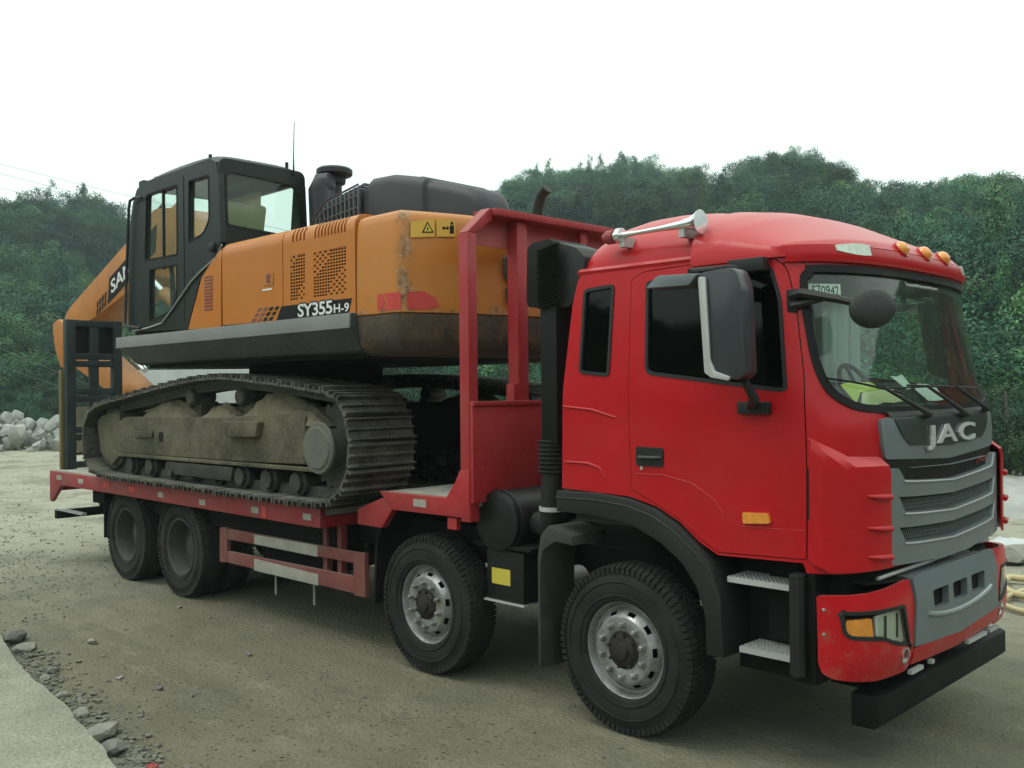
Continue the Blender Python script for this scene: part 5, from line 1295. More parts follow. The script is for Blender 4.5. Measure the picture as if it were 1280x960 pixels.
# side covers, with the rounded shoulder at the top
def cover(s):
    def fn(u, v, o):
        # v runs up the side, over a rounded shoulder, then inward across the top
        z0, rr = 3.50, .10
        if v <= z0: y, z, ny, nz_ = HY, v, 1, 0
        elif v <= z0+rr*math.pi/2:
            a = (v-z0)/rr; y = HY-rr+rr*math.cos(a); z = z0+rr*math.sin(a); ny, nz_ = math.cos(a), math.sin(a)
        else: y = HY-rr-(v-z0-rr*math.pi/2); z = z0+rr; ny, nz_ = 0, 1
        return (u, -s*(y+ny*o), z+nz_*o)
    return fn
VT = 3.50+.157
def hx(u, v): return xz(u, v, -HY)
for s in (1, -1):
    fn = cover(s)
    wedge = [hx(*q) for q in [(235, 412), (252, 347), (270, 319), (276.3, 309), (276.3, 409)]]
    wg = panel(MB(), roundpoly(wedge, .015, 2), [], fn, th=.03, step=.12).build('side_cover', 'orange', exc, smooth=35)
    for k in range(11):
        a, b = hx(256, 347+k*4), hx(266, 346+k*4); MB().box((a[0], -s*(HY+.004) if s > 0 else HY, a[1]-.010), (b[0], -HY if s > 0 else HY+.004, a[1]+.006)).build('vent_slot', 'guard_red', wg)
    xa, xb, xc_ = hx(278, 350)[0], hx(353.2, 350)[0], hx(444, 350)[0]
    cB = panel(MB(), [(xa, 2.815), (xb, 2.802), (xb, 3.75), (xa, 3.75)], [], fn, th=.03, step=.05).build('side_cover', 'orange', exc, smooth=35)
    lx = roundpoly([hx(*q) for q in [(330, 342), (342, 341), (342, 356), (330, 357)]], .01, 2)
    panel(MB(), lx, [], lambda u, v, o: fn(u, v, o+.006), th=.008, step=.1).build('latch', 'orange_old', cB)
    MB().box((lx[0][0]+.02, -s*(HY+.009), lx[0][1]-.13), (lx[0][0]+.10, -s*(HY+.006), lx[0][1]-.05)) 
    p = hx(336, 348); MB().box((p[0]-.03, min(-s*(HY+.007), -s*(HY+.01)), p[1]-.035), (p[0]+.03, max(-s*(HY+.007), -s*(HY+.01)), p[1]+.035)).build('latch_key', 'guard_red', cB)
    p = hx(334, 362); MB().box((p[0]-.08, min(-s*(HY+.001), -s*(HY+.003)), p[1]-.008), (p[0]+.08, max(-s*(HY+.001), -s*(HY+.003)), p[1]+.008)).build('latch_text', 'letter_white', cB)
    g1 = [hx(*q) for q in [(363, 377), (363, 321), (381, 316), (381, 373)]]; g2 = [hx(*q) for q in [(392, 372), (392, 316), (432.5, 307), (432.5, 367)]]
    slots_ = []
    for k in range(4): a, b = hx(365+k*4.6, 303-k), hx(367.2+k*4.6, 288-k); slots_.append([(a[0], a[1]), (b[0]-.0, a[1]), (b[0], 3.585), (a[0], 3.585)])
    for k in range(10): a, b = hx(393+k*4.1, 298-k*.9), hx(395+k*4.1, 280-k); slots_.append([(a[0], a[1]), (b[0], a[1]), (b[0], 3.61), (a[0], 3.61)])
    cC = panel(MB(), [(xb+.012, 2.802), (xc_, 2.785), (xc_, 3.75), (xb+.012, 3.75)], [g1, g2]+slots_, fn, th=.03, step=.05).build('side_cover', 'orange', exc, smooth=35)
    for g, nc, nr in ((g1, 6, 14), (g2, 12, 15)):
        lt = MB(); x0, x1 = g[0][0], g[2][0]; wx = (x1-x0)/nc
        z0, z1 = (g[0][1]+g[3][1])/2, (g[1][1]+g[2][1])/2; wz = (z1-z0)/nr
        for i in range(nc+1): lt.box((x0+i*wx-.005, -s*(HY-.004) if s > 0 else HY-.008, z0-.02), (x0+i*wx+.005, -(HY-.008) if s > 0 else HY-.004, z1+.02))
        for j in range(nr+1): lt.box((x0-.01, -s*(HY-.003) if s > 0 else HY-.007, z0+j*wz-.005), (x1+.01, -(HY-.007) if s > 0 else HY-.003, z0+j*wz+.005))
        for i in range(nc):
            for j in range(nr):
                e = (i+(nr-1-j)*.8) < nc*.55 or ((nc-1-i)+j*.8) < nc*.62
                if e and (i+j) % 2: lt.box((x0+i*wx, -s*(HY-.002) if s > 0 else HY-.014, z0+j*wz), (x0+(i+1)*wx, -(HY-.014) if s > 0 else HY-.002, z0+(j+1)*wz))
        lt.build('grille', 'orange', cC)['kind'] = 'stuff'
    # decal: dark band with the model number, a run of checks before it
    if s > 0:
        dfn = lambda u, v, o: fn(u, v, o+.0025)
        bandp = [hx(*q) for q in [(345, 402), (352, 383), (440, 372.5), (437, 388), (432, 396)]]
        panel(MB(), bandp, [], dfn, th=.002, step=.2).build('decal_band', 'ink_black', cC)
        for i in range(4):
            for j in range(3):
                u0, v0 = 314+i*7.2+j*3.6, 403-j*6.6-i*.7
                panel(MB(), [hx(*q) for q in [(u0, v0), (u0+4.3, v0-.4), (u0+7, v0-5), (u0+2.6, v0-4.6)]], [], dfn, th=.002, step=.3).build('decal_check', 'guard_red' if i < 2 else 'ink_black', cB)
        a, b = hx(373, 397), hx(416, 375)
        def tfn(u, v, o): return fn(u, v, o+.0035)
        for nm, bold, d, mt in (('model_shadow', .045, .001, 'letter_outline'), ('model_number', .018, .002, 'letter_white')):
            e = .0 if bold < .03 else .012
            text_mesh('SY355', lambda u, v, o, d=d: fn(u, v, o+.003+d), a[0]-e, b[0]+e, a[1]-e+.002, b[1]+e, .0008, bold=bold, gap=.92).build(nm, mt, cC)
        a, b = hx(418, 391.5), hx(437, 378)
        text_mesh('H-9', lambda u, v, o: fn(u, v, o+.005), a[0], b[0], a[1], b[1], .0008, bold=.02).build('model_number', 'letter_white', cC)
    MB().prism_y([hx(278, 409.5), hx(444, 397.5), hx(444, 400), hx(278, 411.5)], -s*(HY+.004), -s*(HY-.02)).build('cover_sill', 'guard_red', exc)
MB().box((-4.62, -1.32, 3.56), (-2.47, 1.32, 3.597)).build('top_deck', 'orange', exc)

# ---- counterweight
RC = 3.55
def cw_base(u, inset=0.):
    # u from 0 at the near front edge: along the side, round the corner, across the back
    x0, xk, rr = -2.462, -2.0, .12
    Ls = xk-x0; yb = HY-.005-inset
    if u < Ls: return (x0+u, -yb)
    k = u-Ls; Lc = rr*1.45
    th0 = math.asin((HY-rr*1.05)/RC); xe, ye = XS+(RC-inset)*math.cos(th0), -(RC-inset)*math.sin(th0)
    if k < Lc:
        t = k/Lc; p0 = Vector((xk, -yb)); p1 = Vector((xe-.015, -yb)); p2 = Vector((xe, ye)); p = p0*(1-t)**2+p1*2*t*(1-t)+p2*t*t; return (p.x, p.y)
    an = -th0+(k-Lc)/RC
    return (XS+(RC-inset)*math.cos(an), (RC-inset)*math.sin(an))
ULEN = (-2.0+2.462)+.12*1.45+RC*math.asin((HY-.126)/RC)
def cwf(u, z, o=0.):
    ins = 0
    flip = 1
    if u > ULEN: u = 2*ULEN-u; flip = -1
    x, y = cw_base(u, -o)
    return (x, y*flip, z)
def inv2(fn, u, v, ur, zr):
    best = min(((lambda q: (q[0]-u)**2+(q[1]-v)**2)(proj(fn(lerp(*ur, i/60), lerp(*zr, j/30)))), lerp(*ur, i/60), lerp(*zr, j/30)) for i in range(61) for j in range(31))
    _, s, z = best
    for _ in range(10):
        q = proj(fn(s, z)); h = 1e-3; qs = proj(fn(s+h, z)); qz = proj(fn(s, z+h))
        a, b, c, d = (qs[0]-q[0])/h, (qz[0]-q[0])/h, (qs[1]-q[1])/h, (qz[1]-q[1])/h; det = a*d-b*c
        if abs(det) < 1e-3: break
        ex, ey = u-q[0], v-q[1]; s += max(-.1, min(.1, (d*ex-b*ey)/det)); z += max(-.1, min(.1, (-c*ex+a*ey)/det))
    return (s, z)
# worn paint where the corner has scraped along rock
m = pmat('weight_orange', (.47, .16, .013), .42, var=.06, dust=.08, dustcol=(.45, .33, .2), top=.2, fine=.05)
T = m.node_tree; b_ = T.nodes['Principled BSDF']; src = b_.inputs['Base Color'].links[0].from_socket
ge = T.nodes.new('ShaderNodeNewGeometry'); dv = T.nodes.new('ShaderNodeVectorMath'); dv.operation = 'SUBTRACT'; dv.inputs[1].default_value = (-1.915, -1.40, 0)
T.links.new(ge.outputs['Position'], dv.inputs[0]); sx_ = T.nodes.new('ShaderNodeSeparateXYZ'); T.links.new(dv.outputs[0], sx_.inputs[0])
def mth(op, a, b):
    n_ = T.nodes.new('ShaderNodeMath'); n_.operation = op
    for k, v in enumerate((a, b)):
        if isinstance(v, (int, float)): n_.inputs[k].default_value = v
        else: T.links.new(v, n_.inputs[k])
    return n_.outputs[0]
rad = mth('SQRT', mth('ADD', mth('MULTIPLY', sx_.outputs[0], sx_.outputs[0]), mth('MULTIPLY', sx_.outputs[1], sx_.outputs[1])), 0)
nw = T.nodes.new('ShaderNodeTexNoise'); nw.inputs['Scale'].default_value = 7; nw.inputs['Detail'].default_value = 8; nw.inputs['Roughness'].default_value = .75; T.links.new(ge.outputs['Position'], nw.inputs['Vector'])
lowz = mth('MULTIPLY', mth('SUBTRACT', 2.88, sx_.outputs[2]), 2.2)
fac = mth('SUBTRACT', mth('MULTIPLY', nw.outputs['Fac'], 1.6), mth('ADD', mth('MULTIPLY', rad, 2.6), .60)); fac = mth('MAXIMUM', fac, mth('ADD', lowz, mth('MULTIPLY', mth('SUBTRACT', nw.outputs['Fac'], .55), 2.2)))
fm_ = T.nodes.new('ShaderNodeMapRange'); fm_.inputs['From Max'].default_value = .35; fm_.inputs['To Max'].default_value = .85; T.links.new(fac, fm_.inputs['Value'])
mx_ = T.nodes.new('ShaderNodeMix'); mx_.data_type = 'RGBA'; T.links.new(fm_.outputs[0], mx_.inputs[0]); T.links.new(src, mx_.inputs[6])
nw2 = T.nodes.new('ShaderNodeTexNoise'); nw2.inputs['Scale'].default_value = 26; T.links.new(ge.outputs['Position'], nw2.inputs['Vector'])
rp_ = T.nodes.new('ShaderNodeValToRGB'); rp_.color_ramp.elements[0].color = (.06, .035, .02, 1); rp_.color_ramp.elements[1].color = (.34, .24, .15, 1); rp_.color_ramp.elements[0].position = .35; rp_.color_ramp.elements[1].position = .65
T.links.new(nw2.outputs['Fac'], rp_.inputs[0]); T.links.new(rp_.outputs[0], mx_.inputs[7]); T.links.new(mx_.outputs[2], b_.inputs['Base Color'])
ZC0, ZC1, ZC2 = 2.455, 2.765, 3.565
def loft_cw(levels):
    mb = MB(); n = 90; vs = []
    for z, o in levels: vs += [cwf(2*ULEN*i/n, z, o) for i in range(n+1)]
    k = n+1
    mb.add(vs, [(r*k+i, r*k+i+1, (r+1)*k+i+1, (r+1)*k+i) for r in range(len(levels)-1) for i in range(n)]+[tuple(range(k-1, -1, -1)), tuple(range((len(levels)-1)*k, len(levels)*k))]+[(r*k, (r+1)*k, (r+1)*k+n, r*k+n) for r in range(len(levels)-1)])
    return mb
cw = loft_cw([(ZC1+.004, -.01), (ZC1+.012, 0), (3.0, 0), (3.3, -.004), (3.47, -.012), (3.52, -.022), (3.55, -.045), (ZC2, -.085)]).build('counterweight', 'weight_orange', exc, smooth=40)
cl = MB(); wob = lambda u, z: .012*noise.noise(Vector((u*3, z*6, 1)))
cwl = loft_cw([(ZC0, -.16), (ZC0+.015, -.10), (ZC0+.07, -.035), (2.60, -.012), (2.72, -.004), (ZC1, -.004)]).build('counterweight_base', 'weight_dirty', exc, smooth=40)
def cwi(u, v): return inv2(cwf, u, v, (0, ULEN*1.1), (2.4, 3.6))
def cwpanel(pts, mat, name, d=.004, th=.003): return panel(MB(), [cwi(*q) for q in pts], [], lambda u, z, o: cwf(u, z, o+d), th=th, step=.06).build(name, mat, cw)
for pts in ([(513, 277), (543, 273), (543, 296), (513, 297)], [(545.5, 273), (569, 275), (569, 296), (545.5, 296)]): cwpanel(pts, 'sticker_yellow', 'warning_sticker')
cwpanel([(527, 291), (534, 277), (542, 291)], 'ink_black', 'warning_triangle', .006); cwpanel([(529.5, 289.5), (534, 280), (539.5, 289.5)], 'yellow_label', 'warning_triangle', .008)
cwpanel([(533.3, 284), (534.8, 284), (534.8, 288), (533.3, 288)], 'ink_black', 'warning_mark', .010)
cwpanel([(562, 282), (567, 282), (567, 292), (562, 292)], 'ink_black', 'pictogram_body', .006); cwpanel([(563, 277.5), (566, 277.5), (566, 281), (563, 281)], 'ink_black', 'pictogram_head', .006)
cwpanel([(552, 285), (555, 282.5), (555, 284.3), (558.5, 284.3), (558.5, 282.5), (561.3, 285.3), (558.5, 288), (558.5, 286.2), (555, 286.2), (555, 287.8)], 'ink_black', 'pictogram_arrow', .006)
for pts in ([(472, 368), (478, 367.5), (482, 378), (476, 388), (472, 388)], [(480, 367), (501, 365.5), (501, 387), (479, 388), (484, 378)], [(509, 366), (528, 364), (544, 372), (549, 384), (530, 387), (509, 386)]): cwpanel(pts, 'red_strip', 'reflector')
# grey lamp pod and box on the back
for pts, nm in (([(628, 322), (640, 316), (652, 320), (652, 352), (636, 356), (629, 345)], 'lamp_pod'), ([(631, 359), (653, 357), (653, 379), (633, 380)], 'tow_eye'), ([(662, 320), (676, 320), (676, 376), (662, 376)], 'lamp_pod')):
    panel(MB(), roundpoly([cwi(*q) for q in pts], .02, 2), [], lambda u, z, o: cwf(u, z, o+.05), th=.06, step=.1).build(nm, 'rim_grey', cw)
MB().tube([(-3.3, .2, 3.56), (-3.3, .2, 3.72)], .05, 8).build('lifting_eye', 'hood_black', exc)

# ---- engine hood, guard cage, intake bowl, exhaust
def hood_sec(x, w0, w1, zt):
    r = min(.095, zt-3.6)
    out = []
    for s_, y in ((-1, w0), (1, w1)):
        pts = [(y, 3.59), (y, zt-r)]+[(y-s_*(-1)*0-s_*r*(1-math.cos(a)), zt-r+r*math.sin(a)) for a in (R(30), R(60), R(90))]
        out += pts if s_ < 0 else list(reversed(pts))
    return [(x, y, z) for y, z in out]
secs = [(a, b, interp(a, [-3.4, -2.5, -1.9], [.35, .1, -.28]), d) for a, b, c, d in [(-3.46, -.62, .72, 3.95), (-3.42, -.66, .75, 4.07), (-3.3, -.68, .78, 4.135), (-3.0, -.70, .80, 4.115), (-2.75, -.70, .80, 4.06), (-2.62, -.71, .80, 4.03), (-2.60, -.73, .82, 4.03), (-2.50, -.73, .82, 4.00), (-2.48, -.70, .80, 3.98), (-2.25, -.68, .78, 3.92), (-2.05, -.66, .74, 3.86), (-1.93, -.64, .7, 3.80), (-1.87, -.62, .7, 3.70)]]
hm = MB(); vs = []
for s_ in secs: vs += hood_sec(*s_)
k = 10
hm.add(vs, [(r*k+i, r*k+(i+1) % k, (r+1)*k+(i+1) % k, (r+1)*k+i) for r in range(len(secs)-1) for i in range(k)]+[tuple(range(k)), tuple(range((len(secs)-1)*k, len(secs)*k))])
hood_o = hm.build('engine_hood', 'hood_black', exc, smooth=38)
cg = MB(); x0, x1 = -4.30, -3.47
def ctop(x): return interp(x, [-4.30, -4.2, -4.0, -3.47], [3.66, 3.88, 4.02, 4.10])
for i in range(13):
    x = lerp(x0, x1, i/12); cg.tube([(x, -.68, 3.6), (x, -.68, ctop(x)-.04), (x, -.62, ctop(x)), (x, -.15, ctop(x))], .014, 5)
for zf in (.12, .34, .56, .78, .98):
    cg.tube([(lerp(x0, x1, t), -.684, 3.6+(ctop(lerp(x0, x1, t))-3.6)*zf) for t in np.linspace(0, 1, 9)], .010, 5)
for yf in (-.5, -.35, -.2): cg.tube([(lerp(x0, x1, t), yf, ctop(lerp(x0, x1, t))) for t in np.linspace(0, 1, 9)], .010, 5)
cg.build('guard_cage', 'cage_grey', exc, smooth=60)
MB().prism_y([(-4.26, 3.59), (-4.24, 3.66), (-4.15, 3.84), (-3.98, 3.98), (-3.47, 4.06), (-3.47, 3.59)], -.655, .3).build('fan_box', 'hood_black', exc, bevel=.02)
pc = YP(418, 213, -.25)
pcm = MB().lathe([(-.55, .075), (-.16, .075), (-.14, .11), (-.07, .12), (-.06, .17), (-.045, .185), (.0, .185), (.02, .16), (.035, .001)], tuple(pc), 'z', 28).build('precleaner', 'hood_black', exc, smooth=40)
pk = YP(402, 236, -.45); MB().tube([(pk.x, -.45, 3.6), (pk.x, -.45, pk.z-.02), (pk.x+.03, -.43, pk.z+.06), (pk.x+.10, -.40, pk.z+.08)], [.12, .135, .125, .08], 16).build('air_filter_elbow', 'hood_black', exc, smooth=60)
e0 = YP(672, 262, .45); e1 = YP(676, 245, .45); e2 = YP(684, 235, .45)
MB().tube([(e0.x, .45, 3.5), e0, e1, e2], [.05, .05, .05, .053], 14).build('exhaust_stack', 'black_plastic', exc, smooth=60)

# ---- operator cab
CY0, CY1, CXR = -1.43, -.45, -4.70
def cx(u, v): return xz(u, v, CY0)
sidep = [(-6.74, 2.86), (-6.73, 3.6), (-6.70, 3.95), (-6.60, 4.27), (-6.50, 4.40), (-6.36, 4.455), (-4.86, 4.455), (-4.74, 4.40), (-4.70, 4.28), (-4.66, 3.62)]+[cx(*q) for q in [(264, 328), (249, 352), (234, 412)]]
w1 = roundpoly([cx(*q) for q in [(183, 244), (221, 231), (221.5, 318), (181, 326)]], .03, 3)
w2 = roundpoly([cx(*q) for q in [(236, 226), (260.5, 219), (261.5, 275), (254, 292), (236, 303)]], [.02, .02, .05, .05, .02], 3)
w3 = roundpoly([cx(*q) for q in [(187, 337), (221, 331), (221, 372), (212, 390), (187, 402)]], [.02, .02, .08, .05, .02], 3)
wins = [w1, w2, w3]
ecab = panel(MB(), sidep, wins, flat_y(CY0), th=.06, step=.12).build('operator_cab', 'cab_black', exc, smooth=35)
ecab['label'] = 'black operator cab with large windows'
for i, wl in enumerate(wins):
    g = panel(MB(), offset_loop(wl, .004), [], lambda u, v, o: (u, CY0+.03-o, v), th=.005, step=.3).build('window_glass', 'glass_exc', ecab)
    strip(MB(), wl, flat_y(CY0), .016, .004, .01).build('window_seal', 'ink_black', g)
# sliding bar, door gap lines, mid rail
xm = cx(202, 280)[0]; MB().box((xm-.012, CY0+.01, w1[0][1]-.8), (xm+.012, CY0+.035, 4.33)).build('window_bar', 'cab_black', ecab)
xd = cx(230, 300)[0]; MB().box((xd-.006, CY0-.003, 2.9), (xd+.006, CY0+.001, 4.38)).build('door_gap', 'ink_black', ecab)
far = [(x, z) for x, z in sidep]
panel(MB(), far, [[(-6.6, 3.1), (-5.0, 3.1), (-4.85, 4.32), (-6.45, 4.32)]], lambda u, v, o: (u, CY1+o, v), th=.05, step=.15).build('far_side', 'cab_black', ecab, smooth=35)
# rear wall with its window
def rx(u, v): p = XP(u, v, CXR); return (p.y, p.z)
rw = roundpoly([rx(*q) for q in [(284, 281), (282, 218), (289, 214), (363, 230), (374, 240), (376, 290), (352, 294)]], [.04, .03, .03, .03, .05, .02, .02], 4)
rfn = lambda u, v, o: (CXR+o, u, v)
rout = roundpoly([(CY0+.005, 3.55), (CY0+.005, 4.44), (CY1-.005, 4.44), (CY1-.005, 3.55)], [0, .09, .09, 0], 4)
bw = panel(MB(), rout, [rw], rfn, th=.05, step=.12).build('rear_wall', 'cab_black', ecab, smooth=35)
g = panel(MB(), offset_loop(rw, .004), [], lambda u, v, o: (CXR-.02+o, u, v), th=.005, step=.3).build('rear_window', 'glass_exc', ecab)
strip(MB(), rw, rfn, .02, .008, .014).build('window_seal', 'black_plastic', g)
# roof slab, rounded
rs = MB(); nU, nV = 24, 14
def roofp(i, j):
    u = lerp(-1, 1, i); v = lerp(-1, 1, j)
    x = lerp(-6.50, CXR-.01, (u+1)/2); y = lerp(CY0+.01, CY1-.01, (v+1)/2)
    return (x, y, 4.40+.125*(max(0, 1-abs(u)**5)*max(0, 1-abs(v)**5))**.5+.03*(1-u*u))
rs.grid(roofp, 40, 24); rs.build('cab_roof', 'cab_black', ecab, smooth=60)
for (x, y) in ((-6.3, -1.3), (-5.0, -1.35), (-4.78, -.62)): MB().lathe([(4.46, .018), (4.53, .018), (4.535, .001)], (x, y, 0), 'z', 10).build('roof_bolt', 'cab_black', ecab)
MB().box((-6.52, -1.40, 4.44), (-6.40, -1.30, 4.50)).build('work_lamp', 'cab_black', ecab, bevel=.01)
an = YP(367, 207, -.6); MB().tube([(an.x, -.6, an.z-.1), (an.x, -.6, an.z+.1), (an.x+.02, -.6, an.z+.45)], [.012, .006, .004], 6).build('antenna', 'ink_black', exc)
# front screen and cab floor, seat, levers
fs_ = [(-6.72, 3.0), (-6.70, 3.95), (-6.60, 4.27), (-6.46, 4.42)]
fg = MB(); fg.grid(lambda i, j: (interp(j, [0, .33, .66, 1], [p[0] for p in fs_]), lerp(CY0+.06, CY1-.06, i), interp(j, [0, .33, .66, 1], [p[1] for p in fs_])), 2, 9)
fg.build('front_screen', 'glass_exc', ecab, smooth=60)
MB().box((-6.7, CY0+.06, 2.82), (-4.72, CY1-.05, 2.9)).build('cab_floor', 'interior_dark', ecab)
MB().box((-4.80, CY0+.07, 2.9), (-4.74, CY1-.06, 3.55)).build('rear_trim', 'interior_dark', ecab)
es = MB().prism_y([(-5.75, 3.25), (-5.2, 3.22), (-5.15, 3.4), (-5.72, 3.4)], -1.2, -.7).build('operator_seat', 'board_yellow', ecab, bevel=.05)
MB().prism_y([(-5.35, 3.38), (-5.15, 3.36), (-4.98, 4.1), (-5.14, 4.12)], -1.18, -.72).build('seat_back', 'board_yellow', es, bevel=.05)
MB().box((-5.6, -1.1, 2.9), (-5.2, -.8, 3.24)).build('seat_base', 'interior_dark', es)
for y in (-1.3, -.6): MB().tube([(-5.9, y, 2.9), (-5.95, y, 3.45), (-6.0, y, 3.6)], [.04, .025, .03], 8).build('control_lever', 'interior_dark', ecab)
def curt(i, j): return (lerp(-6.2, -5.45, i), CY1-.09+.02*math.sin(i*40), lerp(3.4, 4.35, j))
MB().grid(curt, 50, 3).build('sun_blind', 'blind_cloth', ecab)
# grab rail, mirror hoop, trim line along the lower door edge
hp_ = [YP(*q, -1.47) for q in [(177, 247), (168, 247.5), (162.5, 251), (161, 262), (158.5, 330), (156.5, 404), (160, 408), (175, 410)]]
MB().tube(hp_, .016, 8).build('mirror_hoop', 'black_plastic', ecab, smooth=60)
tr_ = [YP(*q, CY0-.012) for q in [(166, 414), (185, 410), (202, 404), (214, 388), (238, 353), (250, 340), (270, 322), (277, 306)]]
MB().tube(tr_, .010, 6).build('trim_line', 'grille_trim', ecab, smooth=60)
kb = YP(267, 309, CY0); MB().lathe([(0, .05), (-.03, .05), (-.04, .03), (-.04, .001)], tuple(kb), 'y', 14).build('fuel_cap', 'black_plastic', ecab)

# ---- boom, stick, bucket hanging over the tail
bmp = [(-6.2, 2.75), (-6.35, 3.25), (-7.2, 4.0), (-7.9, 4.55), (-8.5, 4.62), (-9.2, 4.34), (-10.3, 3.93), (-11.42, 3.52), (-11.68, 3.36), (-11.65, 3.2), (-11.4, 3.12), (-10.4, 3.32), (-9.2, 3.62), (-8.6, 3.74), (-8.1, 3.66), (-7.3, 3.0), (-6.6, 2.62)]
bo_ = MB().prism_y(roundpoly(bmp, .08, 2), -.30, .30).build('boom', 'orange_old', exc, bevel=.012)
P0 = YP(133, 372, -.302); P1 = YP(176, 324, -.302); dB = (P1-P0); LB = dB.length; dB.normalize(); uB = Vector((-dB.z, 0, dB.x))
if uB.z < 0: uB = -uB
bfn = lambda u, v, o: tuple(P0+dB*u+uB*v+Vector((0, -o, 0)))
panel(MB(), [(0, -.11), (LB*1.35, -.11), (LB*1.5, .21), (.20, .21)], [], lambda u, v, o: bfn(u, v, o+.003), th=.003, step=.6).build('decal_band', 'ink_black', bo_)
text_mesh('SANY', lambda u, v, o: bfn(u, v, o+.005), LB*.16, LB*.98, -.035, .15, .002, bold=.02, slant=.15).build('boom_lettering', 'letter_white', bo_)
for i in range(4):
    for j in range(2): panel(MB(), [(-.42+i*.1+j*.05, -.1+j*.10), (-.36+i*.1+j*.05, -.1+j*.10), (-.31+i*.1+j*.05, -.02+j*.10), (-.37+i*.1+j*.05, -.02+j*.10)], [], lambda u, v, o: bfn(u, v, o+.003), th=.003, step=.6).build('decal_check', 'ink_black', bo_)
MB().tube([(-8.5, -.18, 4.67), (-9.2, -.18, 4.40), (-10.3, -.18, 3.99), (-11.3, -.18, 3.63)], .035, 8).build('hydraulic_line', 'black_plastic', bo_, smooth=60)
MB().tube([(-8.4, .08, 4.74), (-9.8, .08, 4.22)], .085, 12).build('stick_cylinder', 'orange_old', bo_)
MB().tube([(-9.8, .08, 4.22), (-11.4, .08, 3.62)], .05, 12).build('cylinder_rod', 'chrome', bo_)
for y in (-.40, .40):
    MB().tube([(-6.6, y, 2.72), (-8.0, y, 3.45)], .09, 12).build('boom_cylinder', 'orange_old', exc)
    MB().tube([(-8.0, y, 3.45), (-8.9, y, 3.95)], .05, 12).build('cylinder_rod', 'chrome', exc)
stp = [(-12.40, 3.30), (-12.15, 3.38), (-11.75, 3.22), (-10.7, 2.72), (-9.7, 2.30), (-9.6, 2.15), (-9.75, 2.06), (-10.7, 2.34), (-11.6, 2.62), (-12.05, 2.58), (-12.30, 2.9)]
sto = MB().prism_y(roundpoly(stp, .08, 2), -.22, .22).build('stick', 'orange_old', exc, bevel=.012)
MB().tube([(-11.9, 0, 3.1), (-10.4, 0, 2.95)], .08, 12).build('bucket_cylinder', 'orange_old', sto)
MB().tube([(-10.4, 0, 2.95), (-9.5, 0, 2.5)], .045, 12).build('cylinder_rod', 'chrome', sto)
# bucket: curved shell with teeth, hanging off the stick's end
bk_ = MB(); bcx, bcz = -9.6, 1.75; nsg = 16; vs = []
for i in range(nsg+1):
    a = lerp(R(150), R(395), i/nsg); r0 = lerp(.62, .52, i/nsg)
    for y in (-.62, .62):
        vs += [(bcx-.75+r0*math.cos(a), y, bcz-.0+r0*math.sin(a)*.8), (bcx-.75+(r0-.04)*math.cos(a), y, bcz+(r0-.04)*math.sin(a)*.8)]
bk_.add(vs, [f for i in range(nsg) for f in ((i*4, i*4+2, i*4+6, i*4+4), (i*4+1, i*4+5, i*4+7, i*4+3), (i*4, i*4+4, i*4+5, i*4+1), (i*4+2, i*4+3, i*4+7, i*4+6))])
for y in (-.62, .58):
    pts = [(bcx-.75+.56*math.cos(lerp(R(150), R(395), i/12)), bcz+.56*math.sin(lerp(R(150), R(395), i/12))*.8) for i in range(13)]
    bk_.prism_y(pts, y, y+.04)
bko = bk_.build('bucket', 'frame_mud', exc, smooth=35)

# ================================================================== SMALL THINGS ON AND ROUND THE ROAD
# ---- concrete slab edge in the corner, broken along its rim
edge = [ZP(u, v, .10) for u, v in [(-160, 620), (-60, 720), (0, 795), (30, 838), (70, 872), (105, 905), (128, 930), (152, 962), (190, 1010), (240, 1090)]]
sl = []
for a, b in zip(edge, edge[1:]):
    k = 7
    for t in range(k):
        p = a.lerp(b, t/k); sl.append((p.x+.035*noise.noise(p*4)+.015*noise.noise(p*14), p.y+.035*noise.noise(p*4+Vector((9, 0, 0)))))
sl += [(sl[-1][0]+.2, sl[-1][1]-1.6), (sl[0][0]-4.0, sl[0][1]-4.5), (sl[0][0]-5, sl[0][1])]
mbs = MB().prism_z(sl, -.1, .10)
slab = kind(mbs.build('concrete_pavement', 'concrete', bevel=.012), 'structure')
# ---- broken stones along the slab edge
STN = [rock_mesh('stone', 500+i, (1, 1, 1), 2, .5, .62) for i in range(7)]
for i, me in enumerate(STN): me.materials.append(MATS['stone_grey' if i % 3 else 'stone_dark'])
SP = [(22, 800, .30, 'pale angular block of broken stone at the corner of the concrete pavement'), (30, 812, .22, 'grey broken stone wedged against the pavement edge'), (118, 925, .34, 'long rough concrete chunk lying along the pavement edge'), (140, 940, .26, 'rough concrete chunk at the end of the broken pavement edge'), (100, 893, .17, 'pale stone sitting on the pavement rim'),
      (116, 800, .15, 'flat slab of grey stone lying alone on the dirt road'), (199, 861, .085, 'dark angular stone on the dirt near the pavement'), (311, 820, .08, 'small dark stone on the wheel track'), (55, 848, .13, 'green-grey broken stone in the gravel beside the pavement'), (77, 868, .14, 'stone half buried beside the pavement edge'), (66, 838, .12, 'rounded grey stone in the gravel strip'), (150, 850, .07, 'small pale stone on the gravel patch'), (130, 820, .05, 'pebble behind the flat slab of stone'), (176, 894, .05, 'pebble on the pale dirt near the pavement'), (240, 868, .05, 'little dark stone on the road before the rear wheels'), (262, 773, .06, 'small clod of dirt beside the rear wheel track'), (225, 760, .07, 'dark clod of dirt near the rear wheel')]
